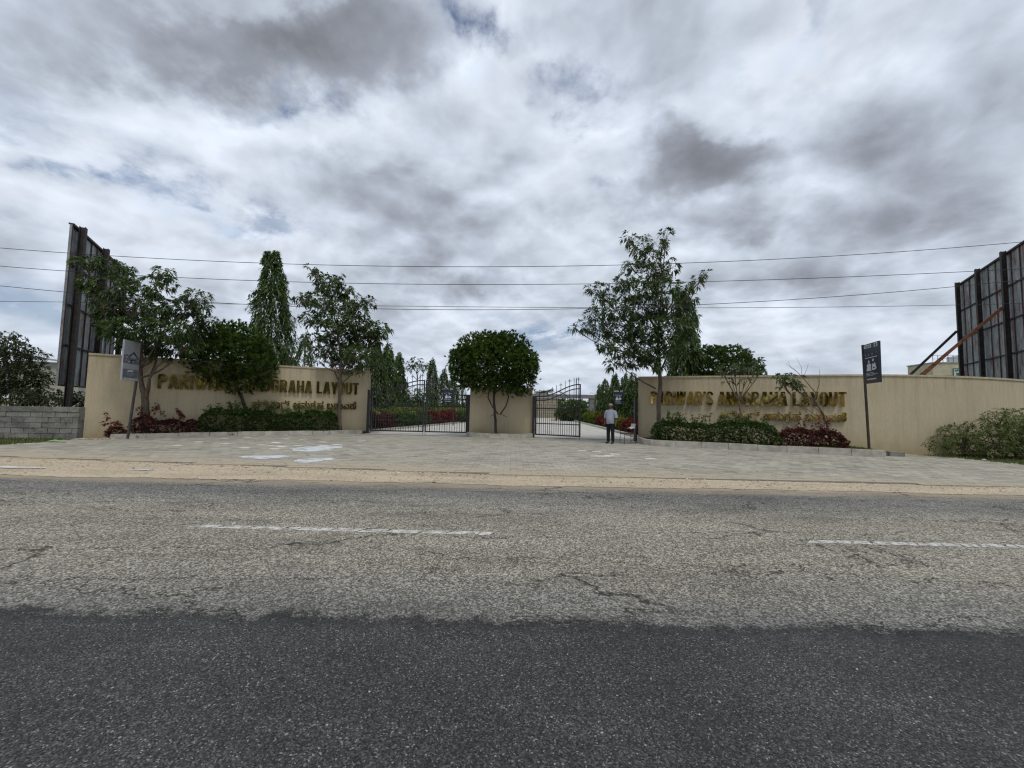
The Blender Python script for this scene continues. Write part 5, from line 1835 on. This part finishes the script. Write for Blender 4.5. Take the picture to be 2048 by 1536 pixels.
# ------------------------------------------------------------------ billboards seen from behind
def billboard(label, near, far, ztop, zbot, posts, cols, rows_, nside, braces, post_w=.24, ribs=2):
    near, far = Vector(near), Vector(far)
    d = (far - near); Lb = d.length
    t = thing('billboard', label, 'billboard', (near.x, near.y, 0), math.atan2(d.y, d.x))
    s = nside        # +1: the back (with the posts) looks to local +y
    dz = (ztop - zbot) / rows_
    dx = Lb / cols
    for i in range(cols):
        for j in range(rows_):
            tilt = random.uniform(-.012, .012)
            ax = Vector((1, tilt, 0)).normalized(); ay = Vector((-tilt, 1, 0)).normalized()
            MB().box((i * dx + dx / 2, random.uniform(-.006, .006), zbot + j * dz + dz / 2), (dx + .02, .012, dz + .015), axes=(ax, ay, Vector((0, 0, 1)))).build('sheet', 'sheet', t)
    for j in range(rows_ + 1):
        MB().box((Lb / 2, s * .075, min(zbot + j * dz + .02, ztop - .03)), (Lb, .05, .055)).build('rail', 'steel_dark', t)
    for i in range(cols + 1):
        x = i * dx
        if min(abs(x - p * Lb) for p in posts) < .12: continue
        MB().box((x, s * .035, (zbot + ztop) / 2), (.05, .028, ztop - zbot)).build('rib', 'rib', t)
    for p in posts:
        x = p * Lb
        pm = MB()
        pm.box((x, s * .12, ztop / 2 + .05), (post_w, .02, ztop + .1)).box((x, s * .20, ztop / 2 + .05), (.02, .136, ztop + .1)).box((x, s * .28, ztop / 2 + .05), (post_w, .02, ztop + .1))
        pm.build('post', 'steel_dark', t)
    MB().box((Lb / 2, 0, ztop + .03), (Lb + .06, .16, .05)).build('top_trim', 'steel_dark', t)
    MB().box((-.03, 0, (zbot + ztop) / 2), (.04, .07, ztop - zbot)).build('edge_trim', 'sheet', t)
    for (p, z, out, sl, mat, w) in braces:
        MB().bar((p * Lb, s * .32, z), (p * Lb + sl, s * (.32 + out), -.02), w).build('brace', mat, t)
    return t


billboard('tall rusty billboard seen edge on from behind at the left of the left wall', (-17.85, 15.1), (-20.95, 20.1), 8.45, 1.95, [.075, .52, .985], 9, 4, -1,
          [(.075, 6.1, 5.2, 0, 'rust', .10)], post_w=.24)
billboard('tall rusty billboard seen from behind at the right picture edge', (23.6, 16.5), (28.95, 24.6), 9.95, 1.2, [.06, .36, .66, .95], 12, 5, 1,
          [(.95, 6.9, 5.6, -.2, 'steel_dark', .13), (.66, 6.6, 5.6, .1, 'rust', .12), (.36, 7.1, 6.4, .2, 'rust', .14)], post_w=.20)

# ------------------------------------------------------------------ overhead wires
def wire(label, pts, r=.0095, Y=12.6, dY=0.0):
    xs = [p[0] for p in pts]; ys = [p[1] for p in pts]
    W3 = [at(px, py, Y + dY * (px - 1024) / 1024) for px, py in pts]
    A = np.polyfit([p.x for p in W3], [p.z for p in W3], 3)
    xx = np.linspace(W3[0].x, W3[-1].x, 40)
    P = [(x, Y + dY * x / 16, float(np.polyval(A, x))) for x in xx]
    a, b = Vector(P[0]), Vector(P[1]); c, d = Vector(P[-1]), Vector(P[-2])
    P = [tuple(a + (a - b).normalized() * 14)] + P + [tuple(c + (c - d).normalized() * 14)]
    o = MB().tube(P, r, 5).build('overhead_wire', 'wire', smooth=True)
    tag(o, label, 'wire', 'overhead wires crossing the picture')


wire('topmost of the four overhead wires', [(0, 497), (250, 512), (512, 524), (760, 532), (940, 535), (1100, 534), (1250, 531), (1450, 522), (1700, 508), (1850, 499), (2048, 485)], Y=12.4)
wire('second overhead wire from the top', [(0, 533), (350, 553), (600, 563), (850, 570), (1024, 571), (1250, 566), (1600, 556), (1800, 549), (2048, 538)], Y=12.6)
wire('third overhead wire from the top, just above the lowest', [(0, 572), (225, 592), (420, 604), (600, 612), (830, 619), (1024, 621), (1200, 618), (1400, 608), (1600, 597), (1905, 573), (2048, 560)], Y=12.8)
wire('lowest of the four overhead wires', [(0, 603), (250, 605), (500, 608), (700, 611), (900, 614), (1024, 614), (1200, 615), (1400, 617), (1700, 612), (2048, 607)], r=.008, Y=13.0)

# ------------------------------------------------------------------ far things
# concrete arch and gatehouse at the end of the drive
t = thing('entrance_arch', 'flat topped concrete arch spanning the far end of the inner drive', 'arch', (0, 60, 0))
zt_ = at(1130, 789, 60).z
MB().box((8.6, 0, zt_ - .28), (11.6, 1.2, .55)).build('beam', 'mauve', t)
MB().box((12.55, 0, (zt_ - .56) / 2), (1.0, 1.0, zt_ - .57)).build('column', 'mauve', t)
MB().box((3.3, 0, (zt_ - .56) / 2), (.8, 1.0, zt_ - .57)).build('column', 'mauve', t)
t = thing('gatehouse', 'beige clad gatehouse under the left end of the concrete arch', 'building', (5.1, 57, 0))
zr = at(1090, 797, 57).z
MB().box((0, 0, zr / 2), (3.0, 3.0, zr)).build('walls', 'cladding', t)
for i in range(7):
    MB().box((0, -1.512, .35 + i * zr / 7.3), (3.02, .02, .035)).build('cladding_joint', 'mauve', t)
MB().box((0, 0, zr + .06), (3.3, 3.3, .12)).build('roof', 'concrete', t)

# palms
for i, (px_, lab) in enumerate([(1081, 'palm top above the concrete arch, the left one of two'), (1095, 'palm top above the concrete arch, the right one of two')]):
    b = at(px_, 789, 66); b.z = 0
    t = thing('palm_tree', lab, 'tree', b, group='palms beyond the concrete arch')
    hh = at(px_, 785 - i * 3, 66).z
    MB().tube([(0, 0, 0), (.05, 0, hh * .5), (0, 0, hh)], [.16, .13, .10], 6).build('trunk', 'bark', t, smooth=True)
    parts = []
    for a in np.linspace(0, 6.28, 14)[:-1]:
        e = random.uniform(.3, 1.1)
        ts = np.linspace(.15, 1, 16)
        rad = ts * 1.25
        x_ = np.cos(a + i) * rad * math.cos(e * .6); y_ = np.sin(a + i) * rad * math.cos(e * .6); z_ = hh + ts * e - 1.0 * ts ** 2 * .9
        C = np.repeat(np.stack([x_, y_, z_], -1), 2, 0)
        sd = np.tile([[1], [-1]], (16, 1)) * np.array([-math.sin(a + i), math.cos(a + i), -.5]) + np.array([math.cos(a + i) * .5, math.sin(a + i) * .5, -.35])
        parts.append((C, sd, np.full(32, .34), np.full(32, .07), RNG.uniform(.1, .8, 32)))
    link('crown', cat_leaves('crown', parts, .3, .2), 'leaf_tree', t)

# street lamp beyond the arch
b = at(1190, 788, 70); b.z = 0
t = thing('street_lamp', 'thin street lamp just right of the concrete arch', 'lamp', b)
hz_ = at(1190, 789, 70).z
MB().tube([(0, 0, 0), (0, 0, hz_ - .2), (-.1, 0, hz_ + .1), (-.5, 0, hz_ + .25)], [.07, .05, .04, .03], 6).build('pole', 'concrete', t)
MB().box((-.7, 0, hz_ + .26), (.5, .18, .08)).build('lamp_head', 'concrete', t)

# side wall of the compound
t = thing('compound_wall', 'grey compound wall behind the right row of column trees', 'wall', (10.8, 24, 0), math.radians(87))
for i in range(7):
    MB().box((3 + i * 6, 0, .8), (5.98, .15, 1.6)).build('wall_bay', 'concrete', t)
# beige building with the green sign behind the right billboard
bx = at(1866, 750, 58); by = at(1980, 750, 58)
zr = at(1866, 726, 58).z
t = thing('tank_building', 'cream building with roof railing and green sign behind the right billboard', 'building', (bx.x, 58, 0), math.radians(-14))
MB().box((5.5, 2.5, zr / 2), (11, 5, zr)).build('walls', 'cream', t)
MB().box((5.5, 2.5, zr + .06), (11.2, 5.2, .14)).build('roof', 'concrete', t)
MB().box((7.2, 2.6, zr + .75), (5.0, 3.4, 1.25)).build('roof_room', 'signwhite', t)
for i in range(9):
    MB().bar((.1 + i * .62, 0.05, zr + .12), (.1 + i * .62, .05, zr + 1.15), .05).build('railing_post', 'greypole', t)
for z in (.62, 1.15):
    MB().bar((0, .05, zr + z), (5.0, .05, zr + z), .045).build('railing_rail', 'greypole', t)
for i in range(4):
    MB().box((3.0, -.03, zr - 3.2 + i * .45), (6, .05, .06)).build('moulding', 'concrete', t)
sg = MB().box((4.1, -.06, zr - 1.45), (3.4, .1, 1.25)).build('sign_board', 'signlight', t)
mb = MB()
for a_, b_ in (((2.42, -2.06), (5.78, -2.06)), ((2.42, -.84), (5.78, -.84)), ((2.42, -2.06), (2.42, -.84)), ((5.78, -2.06), (5.78, -.84))):
    mb.bar((a_[0], -.125, zr + a_[1]), (b_[0], -.125, zr + b_[1]), .06)
mb.build('sign_frame', 'signgreen', sg)


def small_text(s, size, locv, parent, mat, offv=.03):
    me = text_mesh(s, offv, 1, .02, 1)
    for v in me.vertices:
        x_, y_, z_ = v.co
        v.co = (locv[0] + x_ * size, locv[1] - z_, locv[2] + y_ * size)
    return link('sign_text', me, mat, parent)


small_text('BSNL', .62, (2.75, -.13, zr - 1.95), sg, 'signgreen', .05)
small_text('ಬಿಎಸ್ಎನ್ಎಲ್', .38, (2.6, -.13, zr - 1.28), sg, 'signgreen', .03)

# pale house beyond the left scrub
b = at(92, 750, 46)
t = thing('pale_house', 'pale house with sloping roof behind the scrub left of the billboard', 'house', (b.x, 46, 0), math.radians(20))
zr = at(92, 724, 46).z
MB().box((0, 2, zr / 2), (6, 4, zr)).build('walls', 'pale_house', t)
rf = MB(); rf.add([(-3.3, -.5, zr + .9), (3.3, -.5, zr), (3.3, 4.5, zr), (-3.3, 4.5, zr + .9), (-3.3, -.5, zr + .7), (3.3, -.5, zr - .2), (3.3, 4.5, zr - .2), (-3.3, 4.5, zr + .7)],
                  [(0, 1, 2, 3), (7, 6, 5, 4), (0, 4, 5, 1), (1, 5, 6, 2), (2, 6, 7, 3), (3, 7, 4, 0)])
rf.build('roof', 'concrete', t)
MB().box((.4, -.01, zr - 1.9), (5, .05, .12)).build('ledge', 'mauve', t)
MB().box((-1.2, -.015, 1.9), (1.0, .06, 1.1)).build('window', 'darkgap', t)

# far tree line that closes the view behind the compound
n = 5200
X = RNG.uniform(-150, 150, n)
hgt = 2.6 + 1.4 * np.sin(X * .11) + .9 * np.sin(X * .37 + 1) + .6 * np.sin(X * .9)
C = np.stack([X, 120 + RNG.normal(0, 5, n), RNG.random(n) ** .7 * np.clip(hgt, .8, 9)], -1)
me = cat_leaves('far_tree_line', [whorls(C, norm(RNG.normal(size=(n, 3)) + [0, 0, .5]), 5, 1.1, .6, .9, .2, tint=RNG.uniform(0, .8, n))])
tag(link('far_tree_line', me, 'leaf_tree'), kind='stuff')
c = gnd(1122, 846, .03)
mb = MB()
for _ in range(60):
    x = random.uniform(4.8, 8.0); y = random.uniform(44, 46); s = random.uniform(.1, .3)
    mb.blob((x, y, s * .3), (s, s, s * .6), 5, 3, tint=random.random())
tag(mb.build('rubble_heap', 'pebble'), kind='stuff')


# ------------------------------------------------------------------ the man by the gate
def skin_mesh(name, verts, edges, radii, root=0, sub=1, mat='skin', parent=None):
    me = bpy.data.meshes.new(name)
    me.from_pydata(verts, edges, [])
    o = bpy.data.objects.new(name, me)
    COL.objects.link(o)
    md = o.modifiers.new('skin', 'SKIN')
    md.use_smooth_shade = True
    for i, v in enumerate(me.skin_vertices[0].data):
        r_ = radii[i]
        v.radius = r_ if hasattr(r_, '__len__') else (r_, r_)
        v.use_root = (i == root)
    s = o.modifiers.new('sub', 'SUBSURF'); s.levels = sub; s.render_levels = sub
    dg = bpy.context.evaluated_depsgraph_get()
    res = bpy.data.meshes.new_from_object(o.evaluated_get(dg))
    bpy.data.objects.remove(o)
    res.name = name
    res.materials.clear()
    return link(name, res, mat, parent)


# local: x forward, y to his left, z up; height 1.64
ft = gnd(1221, 887, .05)
man = thing('person', 'man in light grey shirt and black trousers standing in the open gateway', 'person', (ft.x, ft.y, .05), math.radians(228))
V_ = [(0, 0, .88), (0.02, 0, 1.05), (0.01, 0, 1.22), (0, 0, 1.335), (.012, 0, 1.42), (.03, 0, 1.50), (.035, 0, 1.58)]
R_b = [.110, .110, .100, .060, .050, .078, .070]
E_ = [(0, 1), (1, 2), (2, 3), (3, 4), (4, 5), (5, 6)]


def chain(start, pts, rads):
    prev = start
    for p, r_ in zip(pts, rads):
        V_.append(p); R_b.append(r_); E_.append((prev, len(V_) - 1)); prev = len(V_) - 1
    return prev


hands = []
for sy in (-1, 1):
    w_ = chain(3, [(0, sy * .14, 1.315), (-.01, sy * .195, 1.275), (-.02, sy * .235, 1.06), (.03, sy * .25, .86), (.045, sy * .25, .80)], [.040, .042, .038, .028, .033])
    for f, (dx, ln) in enumerate([(-.028, .055), (-.010, .070), (.010, .075), (.028, .065)]):
        chain(w_, [(.045 + dx, sy * .25, .765), (.05 + dx, sy * .248, .765 - ln * .5), (.045 + dx, sy * .238, .765 - ln)], [.009, .0085, .007])
    chain(w_, [(.075, sy * .235, .785), (.09, sy * .23, .755)], [.010, .008])
    chain(0, [(0, sy * .085, .84), (.005, sy * .095, .46), (-.01, sy * .10, .10), (.05, sy * .105, .045), (.14, sy * .12, .03)], [.085, .058, .042, .040, .030])
body = skin_mesh('body', V_, E_, R_b, 0, 1, 'skin', man)
# face
MB().tube([(.105, 0, 1.545), (.128, 0, 1.515), (.105, 0, 1.505)], [.006, .013, .010], 6).build('nose', 'skin', man, True)
for sy in (-1, 1):
    MB().blob((.098, sy * .030, 1.548), .009, 6, 4).build('eye', 'eye', man)
    MB().blob((.03, sy * .080, 1.53), (.018, .010, .030), 6, 4).build('ear', 'skin', man)
MB().box((.100, 0, 1.478), (.012, .045, .008)).build('mouth', 'eye', man)
MB().blob((-.004, 0, 1.590), (.088, .081, .066), 12, 8).build('hair', 'hair', man, True)
sh = MB()
rings = [(.010, .815, .132, .158), (.012, .86, .142, .163), (.030, .96, .155, .165), (.036, 1.06, .152, .164), (.022, 1.17, .135, .168), (.010, 1.26, .122, .178), (.0, 1.325, .108, .172),
         (-.002, 1.365, .090, .138), (.0, 1.395, .070, .085), (.006, 1.42, .062, .066)]
NS = 20
vs = []
for j, (cx_, z, rx, ry) in enumerate(rings):
    for i in range(NS):
        a_ = 2 * math.pi * i / NS
        k_ = 1 + .018 * math.sin(5 * a_ + j * 1.7) * (1 if j < 6 else 0)
        vs.append((cx_ + rx * k_ * math.cos(a_), ry * k_ * math.sin(a_), z + (.010 * math.sin(3 * a_) if j == 0 else 0)))
fs = [(j * NS + i, j * NS + (i + 1) % NS, (j + 1) * NS + (i + 1) % NS, (j + 1) * NS + i) for j in range(len(rings) - 1) for i in range(NS)]
sh.add(vs, fs)
for sy in (-1, 1):
    sh.tube([(0, sy * .10, 1.315), (-.002, sy * .155, 1.312), (-.006, sy * .195, 1.275), (-.012, sy * .215, 1.20), (-.020, sy * .232, 1.11), (-.022, sy * .236, 1.06)], [.060, .072, .074, .068, .068, .072], 12, caps=False)
sh.build('shirt', 'shirt', man, smooth=True)
MB().tube([(.062 * math.cos(a_), .070 * math.sin(a_), 1.412 + .012 * -math.cos(a_)) for a_ in np.linspace(.25, 6.03, 14)], .010, 5).build('collar', 'shirt', man, smooth=True)
skin_mesh('trousers', [(0, 0, .90), (0, 0, .82), (0, .088, .76), (.01, .098, .45), (-.005, .105, .045), (0, -.088, .76), (.01, -.098, .45), (-.005, -.105, .045)],
          [(0, 1), (1, 2), (2, 3), (3, 4), (1, 5), (5, 6), (6, 7)], [.14, .145, .10, .078, .070, .10, .078, .070], 0, 2, 'trousers', man)
for sy in (-1, 1):
    skin_mesh('shoe', [(-.05, sy * .105, .045), (.04, sy * .108, .045), (.13, sy * .118, .035), (.19, sy * .122, .028)], [(0, 1), (1, 2), (2, 3)], [.046, .046, .042, .026], 0, 1, 'shoe', man)

# chair at his side
cpos = gnd(1256, 887, .05)
ch = thing('chair', 'steel tube chair with white plastic back beside the right gate post', 'chair', (cpos.x, cpos.y, .05), math.radians(188))
m = 'chairmetal'
for x_ in (-.22, .24):
    for y_ in (-.22, .22):
        MB().tube([(x_ * 1.08, y_, 0), (x_, y_, .42 if x_ > 0 else .80)], .013, 6).build('leg', m, ch)
for y_ in (-.22, .22):
    MB().tube([(.24, y_, .40), (.24, y_, .60), (.18, y_, .64), (-.2, y_, .63)], .012, 6).build('armrest', m, ch)
    MB().tube([(.24, y_, .40), (-.22, y_, .40)], .012, 6).build('seat_rail', m, ch)
MB().box((.01, 0, .425), (.44, .42, .03)).build('seat', m, ch)
bk = MB()
n = 7
vs = []
for i in range(n):
    a = -1 + 2 * i / (n - 1)
    for z, dx in ((.60, 0), (.82, -.05)):
        vs.append((-.24 + dx + .05 * a * a, a * .22, z)); vs.append((-.255 + dx + .05 * a * a, a * .22, z))
fs = []
for i in range(n - 1):
    k_ = i * 4
    fs += [(k_, k_ + 2, k_ + 6, k_ + 4), (k_ + 1, k_ + 5, k_ + 7, k_ + 3), (k_ + 2, k_ + 3, k_ + 7, k_ + 6), (k_, k_ + 4, k_ + 5, k_ + 1)]
bk.add(vs, fs); bk.build('backrest', 'plastic', ch)
o = MB().box((0, 0, 0), (.17, .26, .012)).build('folded_paper', 'plastic')
o.location = (cpos.x + .08, cpos.y - .12, .05 + .655); o.rotation_euler = (.1, -.35, .1)
tag(o, 'folded white paper lying on the armrest of the chair', 'paper')
